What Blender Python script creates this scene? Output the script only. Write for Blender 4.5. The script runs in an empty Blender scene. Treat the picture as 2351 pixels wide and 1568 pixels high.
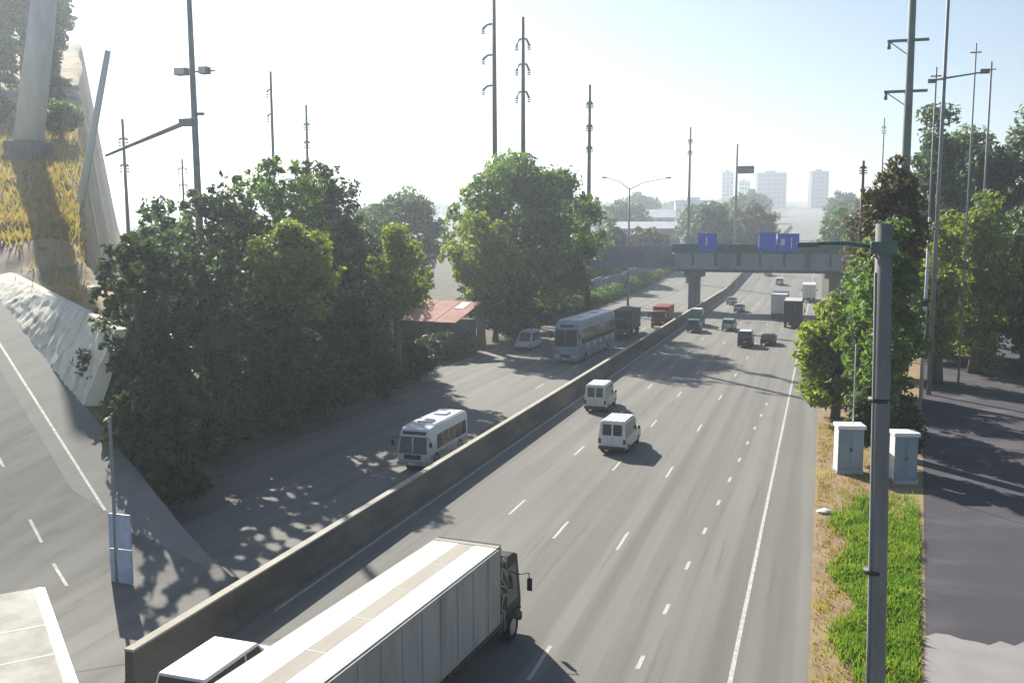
import bpy, bmesh, math, random
import numpy as np
from mathutils import Vector, Matrix

random.seed(7)
rng = np.random.default_rng(11)
R = math.radians
sc = bpy.context.scene
C = sc.collection

# ------------------------------------------------------------------ camera, sky, sun, exposure
cam_d = bpy.data.cameras.new('camera')
cam = bpy.data.objects.new('camera', cam_d)
C.objects.link(cam)
cam.location = (0, 0, 15.5)
cam.rotation_euler = (R(90 - 6.631), 0, R(17.715))
cam_d.sensor_width = 36
cam_d.lens = 36 * 2228 / 2351
cam_d.clip_start = 0.1
cam_d.clip_end = 9000
sc.camera = cam

SUN_EL, SUN_AZ = R(31.5), R(43)            # azimuth measured left of the road direction (+Y)
SD = Vector((-math.sin(SUN_AZ) * math.cos(SUN_EL), math.cos(SUN_AZ) * math.cos(SUN_EL), math.sin(SUN_EL)))
world = bpy.data.worlds.new('World')
sc.world = world
world.use_nodes = True
wn = world.node_tree
wn.nodes.clear()
sky = wn.nodes.new('ShaderNodeTexSky')
sky.sky_type = 'NISHITA'
sky.sun_disc = False
sky.sun_elevation = SUN_EL
sky.sun_rotation = -SUN_AZ
sky.air_density = 1.0
sky.dust_density = 0.35
sky.ozone_density = 1.6
bg = wn.nodes.new('ShaderNodeBackground')
bg.inputs['Strength'].default_value = 0.05
wo = wn.nodes.new('ShaderNodeOutputWorld')
wn.links.new(sky.outputs[0], bg.inputs[0])
wn.links.new(bg.outputs[0], wo.inputs[0])
sun_d = bpy.data.lights.new('sun', 'SUN')
sun_d.energy = 5.0
sun_d.angle = R(0.5)
sun_d.color = (1.0, 0.94, 0.84)
sun = bpy.data.objects.new('sun', sun_d)
C.objects.link(sun)
sun.rotation_euler = SD.to_track_quat('Z', 'Y').to_euler()
sc.view_settings.view_transform = 'Standard'
sc.view_settings.look = 'None'
sc.view_settings.gamma = 1
sc.view_settings.use_curve_mapping = False
sc.view_settings.exposure = 1.12

# ------------------------------------------------------------------ materials
def mat(name, col, rough=0.85, var=0.0, scale=1.0, col2=None, bump=0.0, bscale=None, metal=0.0,
        spec=0.3, stretch=(1, 1, 1), coord='Object', detail=6.0, alpha=None):
    m = bpy.data.materials.new(name)
    m.use_nodes = True
    nt = m.node_tree
    b = nt.nodes['Principled BSDF']
    b.inputs['Roughness'].default_value = rough
    b.inputs['Metallic'].default_value = metal
    b.inputs['Specular IOR Level'].default_value = spec
    b.inputs['Base Color'].default_value = (*col, 1)
    if var > 0 or col2 or bump > 0:
        tc = nt.nodes.new('ShaderNodeTexCoord')
        mp = nt.nodes.new('ShaderNodeMapping')
        mp.inputs['Scale'].default_value = stretch
        nt.links.new(tc.outputs[coord], mp.inputs[0])
        n = nt.nodes.new('ShaderNodeTexNoise')
        n.inputs['Scale'].default_value = scale
        n.inputs['Detail'].default_value = detail
        n.inputs['Roughness'].default_value = 0.62
        nt.links.new(mp.outputs[0], n.inputs['Vector'])
        if var > 0 or col2:
            r = nt.nodes.new('ShaderNodeValToRGB')
            c2 = col2 or tuple(min(1, c * (1 + var)) for c in col)
            c1 = col if col2 else tuple(c * (1 - var) for c in col)
            r.color_ramp.elements[0].position = 0.32
            r.color_ramp.elements[0].color = (*c1, 1)
            r.color_ramp.elements[1].position = 0.68
            r.color_ramp.elements[1].color = (*c2, 1)
            nt.links.new(n.outputs['Fac'], r.inputs[0])
            nt.links.new(r.outputs[0], b.inputs['Base Color'])
        if bump > 0:
            n2 = nt.nodes.new('ShaderNodeTexNoise')
            n2.inputs['Scale'].default_value = bscale or scale * 8
            n2.inputs['Detail'].default_value = 4
            nt.links.new(mp.outputs[0], n2.inputs['Vector'])
            bp = nt.nodes.new('ShaderNodeBump')
            bp.inputs['Strength'].default_value = bump
            nt.links.new(n2.outputs['Fac'], bp.inputs['Height'])
            nt.links.new(bp.outputs[0], b.inputs['Normal'])
    return m

def mix_noise(m, col, fac_scale, lo, hi, stretch=(1, 1, 1), amount=1.0):
    """lay one more stain colour over a material's base colour through a noise mask"""
    nt = m.node_tree
    b = nt.nodes['Principled BSDF']
    tc = nt.nodes.new('ShaderNodeTexCoord')
    mp = nt.nodes.new('ShaderNodeMapping')
    mp.inputs['Scale'].default_value = stretch
    n = nt.nodes.new('ShaderNodeTexNoise')
    n.inputs['Scale'].default_value = fac_scale
    n.inputs['Detail'].default_value = 5
    r = nt.nodes.new('ShaderNodeMapRange')
    r.inputs['From Min'].default_value = lo
    r.inputs['From Max'].default_value = hi
    r.inputs['To Max'].default_value = amount
    mx = nt.nodes.new('ShaderNodeMix')
    mx.data_type = 'RGBA'
    nt.links.new(tc.outputs['Object'], mp.inputs[0])
    nt.links.new(mp.outputs[0], n.inputs['Vector'])
    nt.links.new(n.outputs['Fac'], r.inputs['Value'])
    nt.links.new(r.outputs[0], mx.inputs['Factor'])
    src = b.inputs['Base Color']
    if src.links:
        nt.links.new(src.links[0].from_socket, mx.inputs['A'])
    else:
        mx.inputs['A'].default_value = src.default_value
    mx.inputs['B'].default_value = (*col, 1)
    nt.links.new(mx.outputs['Result'], src)
    return m

def leaf_mat(name, c1, c2, c3, trans=0.4):
    m = bpy.data.materials.new(name)
    m.use_nodes = True
    nt = m.node_tree
    b = nt.nodes['Principled BSDF']
    b.inputs['Roughness'].default_value = 0.55
    b.inputs['Specular IOR Level'].default_value = 0.35
    g = nt.nodes.new('ShaderNodeNewGeometry')
    r = nt.nodes.new('ShaderNodeValToRGB')
    r.color_ramp.elements[0].color = (*c1, 1)
    r.color_ramp.elements[1].color = (*c3, 1)
    e = r.color_ramp.elements.new(0.55)
    e.color = (*c2, 1)
    tc = nt.nodes.new('ShaderNodeTexCoord')
    n = nt.nodes.new('ShaderNodeTexNoise')
    n.inputs['Scale'].default_value = 0.55
    n.inputs['Detail'].default_value = 2
    nt.links.new(tc.outputs['Object'], n.inputs['Vector'])
    a = nt.nodes.new('ShaderNodeMath')
    a.operation = 'MULTIPLY_ADD'
    a.inputs[1].default_value = 0.55
    nt.links.new(g.outputs['Random Per Island'], a.inputs[0])
    s = nt.nodes.new('ShaderNodeMath')
    s.operation = 'MULTIPLY_ADD'
    s.inputs[1].default_value = 1.6
    s.inputs[2].default_value = -0.55
    nt.links.new(n.outputs['Fac'], s.inputs[0])
    nt.links.new(s.outputs[0], a.inputs[2])
    nt.links.new(a.outputs[0], r.inputs[0])
    nt.links.new(r.outputs[0], b.inputs['Base Color'])
    t = nt.nodes.new('ShaderNodeBsdfTranslucent')
    hs = nt.nodes.new('ShaderNodeMix')
    hs.data_type = 'RGBA'
    hs.blend_type = 'MULTIPLY'
    hs.inputs['Factor'].default_value = 1
    hs.inputs['B'].default_value = (2.0, 2.0, 0.9, 1)
    nt.links.new(r.outputs[0], hs.inputs['A'])
    nt.links.new(hs.outputs['Result'], t.inputs[0])
    mx = nt.nodes.new('ShaderNodeMixShader')
    mx.inputs[0].default_value = trans
    out = nt.nodes['Material Output']
    nt.links.new(b.outputs[0], mx.inputs[1])
    nt.links.new(t.outputs[0], mx.inputs[2])
    nt.links.new(mx.outputs[0], out.inputs['Surface'])
    return m

M = {}
# carriageway: worn grey concrete overlay with darker wheel tracks running with the lanes
def road_mat(name, a, b):
    m = mat(name, a, 0.9, col2=b, scale=0.35, stretch=(1.0, 0.12, 1), bump=0.08, bscale=9)
    mix_noise(m, tuple(c * 0.72 for c in a), 0.75, 0.46, 0.66, (1.0, 0.012, 1), 0.75)
    mix_noise(m, tuple(c * 0.5 for c in a), 2.6, 0.60, 0.7, (1.0, 0.03, 1), 0.35)
    mix_noise(m, tuple(c * 0.6 for c in a), 0.09, 0.56, 0.75, (1, 0.5, 1), 0.25)
    nt = m.node_tree
    bs = nt.nodes['Principled BSDF']
    tc = nt.nodes.new('ShaderNodeTexCoord')
    sp = nt.nodes.new('ShaderNodeSeparateXYZ')
    nt.links.new(tc.outputs['Object'], sp.inputs[0])
    ph = nt.nodes.new('ShaderNodeMath')
    ph.operation = 'MULTIPLY_ADD'
    ph.inputs[1].default_value = 2 * math.pi / 1.7
    ph.inputs[2].default_value = 1.1
    nt.links.new(sp.outputs[0], ph.inputs[0])
    sn = nt.nodes.new('ShaderNodeMath')
    sn.operation = 'SINE'
    nt.links.new(ph.outputs[0], sn.inputs[0])
    mr = nt.nodes.new('ShaderNodeMapRange')
    mr.inputs['From Min'].default_value = -0.3
    mr.inputs['From Max'].default_value = 1.0
    mr.inputs['To Max'].default_value = 0.16
    nt.links.new(sn.outputs[0], mr.inputs['Value'])
    mx = nt.nodes.new('ShaderNodeMix')
    mx.data_type = 'RGBA'
    nt.links.new(bs.inputs['Base Color'].links[0].from_socket, mx.inputs['A'])
    mx.inputs['B'].default_value = (*[c * 0.45 for c in a], 1)
    nt.links.new(mr.outputs[0], mx.inputs['Factor'])
    nt.links.new(mx.outputs['Result'], bs.inputs['Base Color'])
    mix_noise(m, tuple(c * 1.15 for c in b), 14.0, 0.5, 0.8, (1, 1, 1), 0.35)
    return m
M['road'] = road_mat('worn_carriageway', (0.178, 0.174, 0.156), (0.218, 0.213, 0.192))
M['shoulder'] = mat('shoulder_concrete', (0.205, 0.2, 0.178), 0.9, col2=(0.255, 0.248, 0.222), scale=0.8, stretch=(1, .2, 1))
M['paint'] = mat('road_paint', (0.30, 0.30, 0.27), 0.75, col2=(0.60, 0.60, 0.55), scale=3.5)
M['soil'] = mat('dark_soil', (0.06, 0.052, 0.042), 0.95, col2=(0.15, 0.125, 0.09), scale=0.5, bump=0.4, bscale=3)
mix_noise(M['soil'], (0.07, 0.085, 0.03), 0.25, 0.48, 0.6)
M['dirt'] = mat('dry_dirt', (0.20, 0.135, 0.085), 0.95, col2=(0.34, 0.25, 0.16), scale=0.9, bump=0.5, bscale=6)
mix_noise(M['dirt'], (0.27, 0.22, 0.08), 0.6, 0.5, 0.62)
M['hill'] = mat('dry_hillside', (0.27, 0.19, 0.115), 0.95, col2=(0.44, 0.31, 0.17), scale=0.45, bump=0.9, bscale=1.1)
mix_noise(M['hill'], (0.40, 0.29, 0.13), 0.08, 0.46, 0.58, (1, 1, .4))
mix_noise(M['hill'], (0.12, 0.14, 0.045), 0.14, 0.55, 0.66)
mix_noise(M['hill'], (0.26, 0.235, 0.2), 0.06, 0.5, 0.62)
mix_noise(M['hill'], (0.12, 0.095, 0.07), 0.9, 0.56, 0.68, (1, 1, 1), 0.7)
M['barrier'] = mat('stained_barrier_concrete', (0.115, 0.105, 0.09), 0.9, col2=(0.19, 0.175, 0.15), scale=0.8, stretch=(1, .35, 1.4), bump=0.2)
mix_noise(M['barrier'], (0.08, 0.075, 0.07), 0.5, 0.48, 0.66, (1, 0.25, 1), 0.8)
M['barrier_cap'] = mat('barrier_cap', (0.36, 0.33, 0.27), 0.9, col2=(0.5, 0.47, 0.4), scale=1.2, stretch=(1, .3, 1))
M['wall_cream'] = mat('cream_shotcrete', (0.74, 0.68, 0.54), 0.95, col2=(0.86, 0.82, 0.7), scale=0.9, bump=0.5, bscale=4)
mix_noise(M['wall_cream'], (0.24, 0.2, 0.13), 0.9, 0.54, 0.7, (1, 1, .25), 0.55)
M['concrete'] = mat('grey_concrete', (0.36, 0.36, 0.34), 0.9, col2=(0.5, 0.5, 0.47), scale=0.9, stretch=(1, 1, .4), bump=0.15)
M['pole_dark'] = mat('dark_steel_pole', (0.06, 0.06, 0.06), 0.6, var=0.3, scale=0.6, metal=0.2)
M['pole_grey'] = mat('grey_steel_pole', (0.22, 0.23, 0.24), 0.6, var=0.25, scale=0.6)
M['pole_green'] = mat('weathered_green_pole', (0.14, 0.19, 0.18), 0.7, var=0.25, scale=0.8)
M['pole_conc'] = mat('concrete_pole', (0.17, 0.17, 0.168), 0.85, col2=(0.26, 0.258, 0.25), scale=2, stretch=(1, 1, .2), bump=.1)
M['column'] = mat('pale_column', (0.55, 0.56, 0.55), 0.8, col2=(0.7, 0.71, 0.7), scale=0.7, stretch=(1, 1, .2))
M['bark'] = mat('bark', (0.075, 0.06, 0.045), 0.95, col2=(0.15, 0.125, 0.1), scale=2, stretch=(1, 1, .3), bump=.6, bscale=8)
M['leaf_dark'] = leaf_mat('dark_foliage', (0.016, 0.035, 0.020), (0.04, 0.07, 0.036), (0.095, 0.13, 0.048), 0.38)
M['leaf_mid'] = leaf_mat('green_foliage', (0.028, 0.065, 0.018), (0.08, 0.15, 0.04), (0.18, 0.25, 0.055), 0.45)
M['leaf_bright'] = leaf_mat('yellow_green_foliage', (0.058, 0.10, 0.016), (0.145, 0.20, 0.035), (0.27, 0.30, 0.065), 0.48)
M['leaf_hazed'] = leaf_mat('hazed_green_foliage', (0.03, 0.062, 0.046), (0.07, 0.12, 0.084), (0.14, 0.195, 0.115), 0.38)  # bluish grey put into the leaf colour in place of haze
M['leaf_olive'] = leaf_mat('olive_foliage', (0.04, 0.038, 0.014), (0.075, 0.066, 0.026), (0.12, 0.10, 0.04), 0.4)
M['grass'] = leaf_mat('verge_grass', (0.06, 0.12, 0.016), (0.11, 0.2, 0.035), (0.22, 0.25, 0.06), 0.45)
M['drygrass'] = leaf_mat('dry_grass', (0.16, 0.12, 0.045), (0.30, 0.22, 0.085), (0.26, 0.25, 0.09), 0.35)
M['white'] = mat('white_vehicle_paint', (0.74, 0.75, 0.76), 0.35, var=0.05, scale=1.5, spec=0.5)
M['offwhite'] = mat('dusty_white_paint', (0.62, 0.62, 0.6), 0.5, col2=(0.74, 0.74, 0.72), scale=1.2)
M['silver'] = mat('silver_vehicle_paint', (0.4, 0.42, 0.45), 0.35, var=0.06, scale=1.5, metal=0.3)
M['blue_grey'] = mat('blue_grey_vehicle_paint', (0.25, 0.31, 0.40), 0.35, var=0.12, scale=1.2)
M['coach'] = mat('pale_coach_paint', (0.30, 0.37, 0.45), 0.35, var=0.25, scale=0.8)
M['teal'] = mat('green_vehicle_paint', (0.06, 0.15, 0.14), 0.35, var=0.1, scale=1.2)
M['red'] = mat('red_vehicle_paint', (0.28, 0.04, 0.035), 0.4, var=0.15, scale=1.2)
M['black'] = mat('dark_vehicle_paint', (0.025, 0.026, 0.03), 0.4, var=0.1, scale=1)
M['blue'] = mat('blue_vehicle_paint', (0.04, 0.09, 0.25), 0.4, var=0.1, scale=1)
M['glass'] = mat('dark_glass', (0.03, 0.036, 0.042), 0.12, spec=0.6)
M['rubber'] = mat('tyre_rubber', (0.022, 0.022, 0.022), 0.9, var=0.2, scale=4)
M['rim'] = mat('wheel_rim', (0.32, 0.32, 0.32), 0.45, var=0.2, scale=5, metal=0.4)
M['chassis'] = mat('chassis_grime', (0.04, 0.037, 0.034), 0.85, col2=(0.1, 0.085, 0.07), scale=4)
M['tail'] = mat('tail_lamp_red', (0.35, 0.02, 0.015), 0.3)
M['lamp'] = mat('head_lamp_lens', (0.65, 0.66, 0.66), 0.2)
M['plate'] = mat('number_plate', (0.7, 0.7, 0.66), 0.5)
M['box_side'] = mat('dusty_cargo_panel', (0.32, 0.315, 0.30), 0.6, col2=(0.4, 0.395, 0.38), scale=0.5, stretch=(1, 1, .5))
mix_noise(M['box_side'], (0.25, 0.235, 0.21), 1.2, 0.52, 0.7, (1, 1, .18), 0.7)
M['roof_white'] = mat('white_roof_sheet', (0.8, 0.8, 0.79), 0.5, var=0.05, scale=0.9)
M['roof_cream'] = mat('cream_roof_sheet', (0.25, 0.24, 0.2), 0.8, col2=(0.42, 0.41, 0.36), scale=0.8)
M['roof_dirty'] = mat('dirty_roof_sheet', (0.3, 0.275, 0.235), 0.8, col2=(0.4, 0.37, 0.31), scale=0.9, stretch=(1, .2, 1))
M['roof_grey'] = mat('grey_roof_sheet', (0.40, 0.41, 0.40), 0.7, col2=(0.5, 0.5, 0.48), scale=0.9, stretch=(1, .2, 1))
M['girder_green'] = mat('painted_girder', (0.25, 0.33, 0.34), 0.8, col2=(0.34, 0.42, 0.43), scale=0.25, stretch=(1, 1, .5))
mix_noise(M['girder_green'], (0.12, 0.14, 0.13), 0.5, 0.55, 0.7, (1, 1, .2), 0.7)
M['parapet_teal'] = mat('teal_parapet', (0.05, 0.13, 0.125), 0.8, col2=(0.08, 0.17, 0.16), scale=0.5)
M['girder_purple'] = mat('weathered_purple_girder', (0.19, 0.19, 0.25), 0.85, col2=(0.27, 0.265, 0.33), scale=0.3)
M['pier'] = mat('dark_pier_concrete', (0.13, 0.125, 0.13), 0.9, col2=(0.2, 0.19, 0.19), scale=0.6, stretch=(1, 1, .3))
M['sign_blue'] = mat('blue_sign_face', (0.025, 0.13, 0.72), 0.5, var=0.12, scale=1)
M['sign_white'] = mat('sign_white_mark', (0.75, 0.76, 0.78), 0.5)
M['cab_blue'] = mat('blue_grey_cabinet', (0.2, 0.27, 0.33), 0.6, col2=(0.3, 0.36, 0.42), scale=0.9, stretch=(1, 1, .3))
M['board_blue'] = mat('pale_blue_board', (0.30, 0.36, 0.52), 0.6, col2=(0.46, 0.52, 0.66), scale=2.2)
M['cab_white'] = mat('white_and_sunlit_edge', (0.75, 0.77, 0.74), 0.6, var=0.06, scale=2)  # white also carries the sun on the cabinets' lids and left sides
M['tarp_red'] = mat('faded_red_roof', (0.36, 0.11, 0.08), 0.8, col2=(0.46, 0.24, 0.19), scale=0.5)
M['tarp_white'] = mat('white_roof_patch', (0.75, 0.75, 0.73), 0.8, var=0.08, scale=2)
M['shack_wall'] = mat('shack_boards', (0.05, 0.048, 0.046), 0.9, col2=(0.12, 0.11, 0.1), scale=1)
M['yard'] = mat('purple_grey_asphalt', (0.05, 0.047, 0.056), 0.9, col2=(0.07, 0.065, 0.076), scale=0.25, bump=.1)
mix_noise(M['yard'], (0.14, 0.13, 0.142), 0.35, 0.52, 0.72, (.5, 1, 1), 0.6)
M['yard_rough'] = mat('rough_worn_asphalt', (0.075, 0.07, 0.08), 0.95, col2=(0.22, 0.205, 0.215), scale=0.9, stretch=(.8, .5, 1), bump=.5, bscale=3, detail=9)
M['yard_pale'] = mat('pale_concrete_apron', (0.24, 0.225, 0.222), 0.9, col2=(0.3, 0.282, 0.278), scale=0.5)
M['bldg_pale'] = mat('pale_facade', (0.5, 0.52, 0.54), 0.85, var=0.06, scale=.05)
M['bldg_grey'] = mat('grey_facade', (0.19, 0.205, 0.22), 0.85, var=0.08, scale=.05)
M['bldg_blue'] = mat('blue_facade', (0.13, 0.15, 0.34), 0.85, var=0.2, scale=.1)
M['bldg_roof'] = mat('pale_sheet_roof', (0.5, 0.53, 0.56), 0.6, var=0.1, scale=.1)
M['bldg_glass'] = mat('facade_window', (0.06, 0.075, 0.09), 0.25)
M['fence'] = mat('white_fence', (0.7, 0.7, 0.68), 0.7, var=.05, scale=1)

# ------------------------------------------------------------------ helpers
def link(name, me, m=None, parent=None):
    if m is not None and not me.materials:
        me.materials.append(M[m] if isinstance(m, str) else m)
    o = bpy.data.objects.new(name, me)
    C.objects.link(o)
    if parent is not None:
        o.parent = parent
    return o

def tag(o, label, cat, group=None):
    o['label'] = label
    o['category'] = cat
    if group:
        o['group'] = group
    return o

def struct(o):
    o['kind'] = 'structure'
    return o

def thing(name, label, cat, loc=(0, 0, 0), rz=0.0, group=None):
    o = bpy.data.objects.new(name, None)
    C.objects.link(o)
    o.empty_display_size = 0.2
    o.location = loc
    o.rotation_euler = (0, 0, rz)
    return tag(o, label, cat, group)

def mesh_of(bm, name, smooth=False):
    bmesh.ops.recalc_face_normals(bm, faces=bm.faces)
    me = bpy.data.meshes.new(name)
    bm.to_mesh(me)
    bm.free()
    if smooth:
        for p in me.polygons:
            p.use_smooth = True
    return me

def raw(name, verts, faces, m=None, parent=None):
    me = bpy.data.meshes.new(name)
    me.from_pydata([tuple(v) for v in verts], [], faces)
    me.update()
    return link(name, me, m, parent)

def bx(bm, x0, x1, y0, y1, z0, z1, bev=0.0):
    r = bmesh.ops.create_cube(bm, size=1)
    for v in r['verts']:
        v.co = Vector(((x0 + x1) / 2 + v.co.x * (x1 - x0), (y0 + y1) / 2 + v.co.y * (y1 - y0), (z0 + z1) / 2 + v.co.z * (z1 - z0)))
    if bev > 0:
        es = list({e for v in r['verts'] for e in v.link_edges})
        bmesh.ops.bevel(bm, geom=es, offset=bev, segments=2, affect='EDGES', profile=0.6)

def box(name, x0, x1, y0, y1, z0, z1, m, parent=None, bev=0.0):
    bm = bmesh.new()
    bx(bm, x0, x1, y0, y1, z0, z1, bev)
    return link(name, mesh_of(bm, name), m, parent)

def tube_bm(bm, pts, radii, n=8):
    rings = []
    for i, p in enumerate(pts):
        p = Vector(p)
        a = Vector(pts[max(i - 1, 0)])
        b = Vector(pts[min(i + 1, len(pts) - 1)])
        d = (b - a).normalized()
        u = d.cross(Vector((0, 0, 1)) if abs(d.z) < .9 else Vector((1, 0, 0))).normalized()
        w = d.cross(u)
        rings.append([bm.verts.new(p + (u * math.cos(2 * math.pi * k / n) + w * math.sin(2 * math.pi * k / n)) * radii[i]) for k in range(n)])
    for r0, r1 in zip(rings, rings[1:]):
        for k in range(n):
            bm.faces.new((r0[k], r0[(k + 1) % n], r1[(k + 1) % n], r1[k]))
    bm.faces.new(rings[0][::-1])
    bm.faces.new(rings[-1])

def tube(name, pts, radii, m, parent=None, n=8, smooth=True):
    bm = bmesh.new()
    tube_bm(bm, pts, radii, n)
    return link(name, mesh_of(bm, name, smooth), m, parent)

def prof(name, pts, w, m, parent=None, bev=0.05, taper=0.0, zb=1.0):
    """side outline (y, z) drawn out across the width; above zb the sides lean in"""
    bm = bmesh.new()
    def hx(z):
        return w / 2 - max(0.0, z - zb) * taper
    L = [bm.verts.new((-hx(z), y, z)) for y, z in pts]
    Rr = [bm.verts.new((hx(z), y, z)) for y, z in pts]
    n = len(pts)
    bm.faces.new(L)
    bm.faces.new(Rr[::-1])
    for i in range(n):
        j = (i + 1) % n
        bm.faces.new((L[i], Rr[i], Rr[j], L[j]))
    if bev > 0:
        bmesh.ops.bevel(bm, geom=list(bm.edges), offset=bev, segments=2, affect='EDGES', profile=0.6, clamp_overlap=True)
    return link(name, mesh_of(bm, name, True), m, parent)

def panel(name, quad, m, parent=None, t=0.012):
    """thin plate set proud of the surface it lies on (quad counter-clockwise seen from outside)"""
    q = [Vector(p) for p in quad]
    nn = (q[1] - q[0]).cross(q[2] - q[0]).normalized()
    vs = [p - nn * 0.03 for p in q] + [p + nn * t for p in q]
    fs = [(3, 2, 1, 0), (4, 5, 6, 7)] + [(i, (i + 1) % 4, 4 + (i + 1) % 4, 4 + i) for i in range(4)]
    return raw(name, vs, fs, m, parent)

WHEEL = {}
def wheel(parent, x, y, r, w):
    key = (r, w)
    if key not in WHEEL:
        bm = bmesh.new()
        n = 20
        prof_ = [(-.5, .62), (-.5, .93), (-.36, 1.0), (.36, 1.0), (.5, .93), (.5, .62)]
        rings = [[bm.verts.new((px * w, math.cos(2 * math.pi * k / n) * pr * r, math.sin(2 * math.pi * k / n) * pr * r)) for k in range(n)] for px, pr in prof_]
        for a, b in zip(rings, rings[1:] + rings[:1]):
            for k in range(n):
                bm.faces.new((a[k], a[(k + 1) % n], b[(k + 1) % n], b[k]))
        me = mesh_of(bm, 'wheel', True)
        me.materials.append(M['rubber'])
        bm = bmesh.new()
        for sx in (-1, 1):
            tube_bm(bm, [(sx * w * .36, 0, 0), (sx * w * .44, 0, 0), (sx * w * .5, 0, 0)], [r * .6, r * .62, r * .22], 16)
        rm = mesh_of(bm, 'rim')
        rm.materials.append(M['rim'])
        WHEEL[key] = (me, rm)
    me, rm = WHEEL[key]
    o = link('wheel', me, None, parent)
    o.location = (x, y, r)
    link('rim', rm, None, o)
    return o

# ------------------------------------------------------------------ terrain
RISE0, RISE = 235.0, 0.036
def gz(y):
    return max(0.0, y - RISE0) * RISE

def strip(name, x0, x1, y0, y1, dz, m, parent=None, x0b=None, x1b=None):
    """flat sheet along the road that follows the rise of the land beyond the overpass"""
    x0b = x0 if x0b is None else x0b
    x1b = x1 if x1b is None else x1b
    ys = [y0] + ([RISE0] if y0 < RISE0 < y1 else []) + [y1]
    vs, fs = [], []
    for y in ys:
        t = (y - y0) / (y1 - y0)
        vs += [(x0 + (x0b - x0) * t, y, gz(y) + dz), (x1 + (x1b - x1) * t, y, gz(y) + dz)]
    for i in range(len(ys) - 1):
        fs.append((2 * i, 2 * i + 1, 2 * i + 3, 2 * i + 2))
    return raw(name, vs, fs, m, parent)

g_vs, g_fs = [], []
gx = [-1900, -400, -90, 0, 90, 400, 1200]
gy = [-80, 60, RISE0, 600, 1500, 2700]
for y in gy:
    for x in gx:
        g_vs.append((x, y, gz(y) - 0.02))
for j in range(len(gy) - 1):
    for i in range(len(gx) - 1):
        a = j * len(gx) + i
        g_fs.append((a, a + 1, a + 1 + len(gx), a + len(gx)))
ground = struct(raw('ground', g_vs, g_fs, 'soil'))

road_r = struct(strip('road', -21.6, 0.0, -30, 2600, 0.004, 'road'))
road_l = struct(strip('road', -37.5, -21.6, -30, 230, 0.004, 'road', None, -43.0, -21.6))
road_l2 = struct(strip('road', -43.0, -21.6, 230.02, 2600, 0.004, 'road'))
verge = struct(strip('dirt_verge', 0.0, 2.66, 20, 230, 0.0, 'dirt', None, 0.0, 20.6))

def mark(parent, x, y, w, l, rz=0.0, me=[None]):
    if me[0] is None:
        mm = bpy.data.meshes.new('lane_dash')
        mm.from_pydata([(-.5, -.5, 0), (.5, -.5, 0), (.5, .5, 0), (-.5, .5, 0)], [], [(0, 1, 2, 3)])
        mm.materials.append(M['paint'])
        me[0] = mm
    o = link('lane_dash', me[0], None, parent)
    o.location = (x, y, gz(y) + 0.010)
    o.scale = (w, l, 1)
    o.rotation_euler = (0, 0, rz)
    return o

strip('edge_line', -2.62, -2.46, 18, 900, 0.009, 'paint', road_r)
strip('edge_line', -20.9, -20.74, 18, 900, 0.009, 'paint', road_r)
strip('edge_line', -22.9, -22.74, 27, 900, 0.009, 'paint', road_l)
for y in (33.2, 38.4, 43.9, 49.4, 54.9, 60.3, 65.8, 71.3, 76.9, 82.4, 88):      # short dots of the extra lane
    mark(road_r, -5.75 + (y - 33.2) * 0.026, y, 0.16, 1.15, R(-1.5))
for k in range(14):
    mark(road_r, -9.2 + 0.3 * min(k, 6) * .5, 31.9 + 14.6 * k + (0 if k else .2), 0.15, 2.9)
for k in range(14):
    mark(road_r, -12.45, 32.8 + 14.5 * k, 0.15, 3.0)
    mark(road_r, -15.85, 36.0 + 14.6 * k, 0.15, 3.0)
for k in range(4, 12):
    mark(road_l, -26.3, 33 + 14.6 * k, 0.15, 3.0)
    mark(road_l, -29.9, 40 + 14.6 * k, 0.15, 3.0)

# hillside with the climbing side road, at the left
AV = Vector((-0.655, 0.755, 0)).normalized()
BV = Vector((AV.y, -AV.x, 0))
HK, HA = 0.26, 44.0
def ab(a, b, z):
    return Vector((AV.x * a + BV.x * b, AV.y * a + BV.y * b, z))
def zplane(a):
    if a < 38:
        return 0.0
    return HK * (a - 38) ** 2 / 24 if a < 50 else HK * (a - HA)
def wl(a):
    return -0.29 * (a - 58.7)
def el(a):
    return -0.2 - 0.263 * (a - 51.1)
def ztop(a):
    return 8.9 + 0.09 * (a - 57)
def nz(a, b, s):
    return math.sin(a * s * 1.3 + 1.7 * math.sin(b * s)) * math.cos(b * s * 1.1 + 1.3 * math.sin(a * s * .7))
def bedge(a):
    if a < 58.7:
        return max(el(a) + 2.6, wl(a) + .4)
    e = (-1.0 if a > 95 else 1.4 - 2.4 * max(0, a - 75) / 20) + 0.4 * math.sin(a * .11)
    return max(e, wl(a) + .4)
def hz(a, b):
    zp = zplane(a)
    w = wl(a)
    if b <= w + 0.35 or a < 57.5:
        z = zp - 0.06
        if a < 58.7:
            lim = w
        else:
            lim = 99
    else:
        zu = max(ztop(a) - 0.15, zp + 0.5) if a < 105 else max(zp, ztop(105) + (a - 105) * .24)
        s = min(1, max(0, b - w - 1.4) / 2.2)
        z = zp - 0.06 + (zu - zp) * s
        z += 0.35 * nz(a, b, 0.45) * min(1, max(0, b - w - 1.5))
        lim = 99
    be = bedge(a)
    if b > be:
        z = max(-0.3, z - (b - be) * (2.0 if a < 80 else 7.0) + 0.5 * nz(a, b, .8))
    if a < 38.5:
        z = min(z, -0.3)
    return z
hv, hf = [], []
As = [40 + i * 1.0 for i in range(110)] + [150 + i * 3 for i in range(50)]
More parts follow.
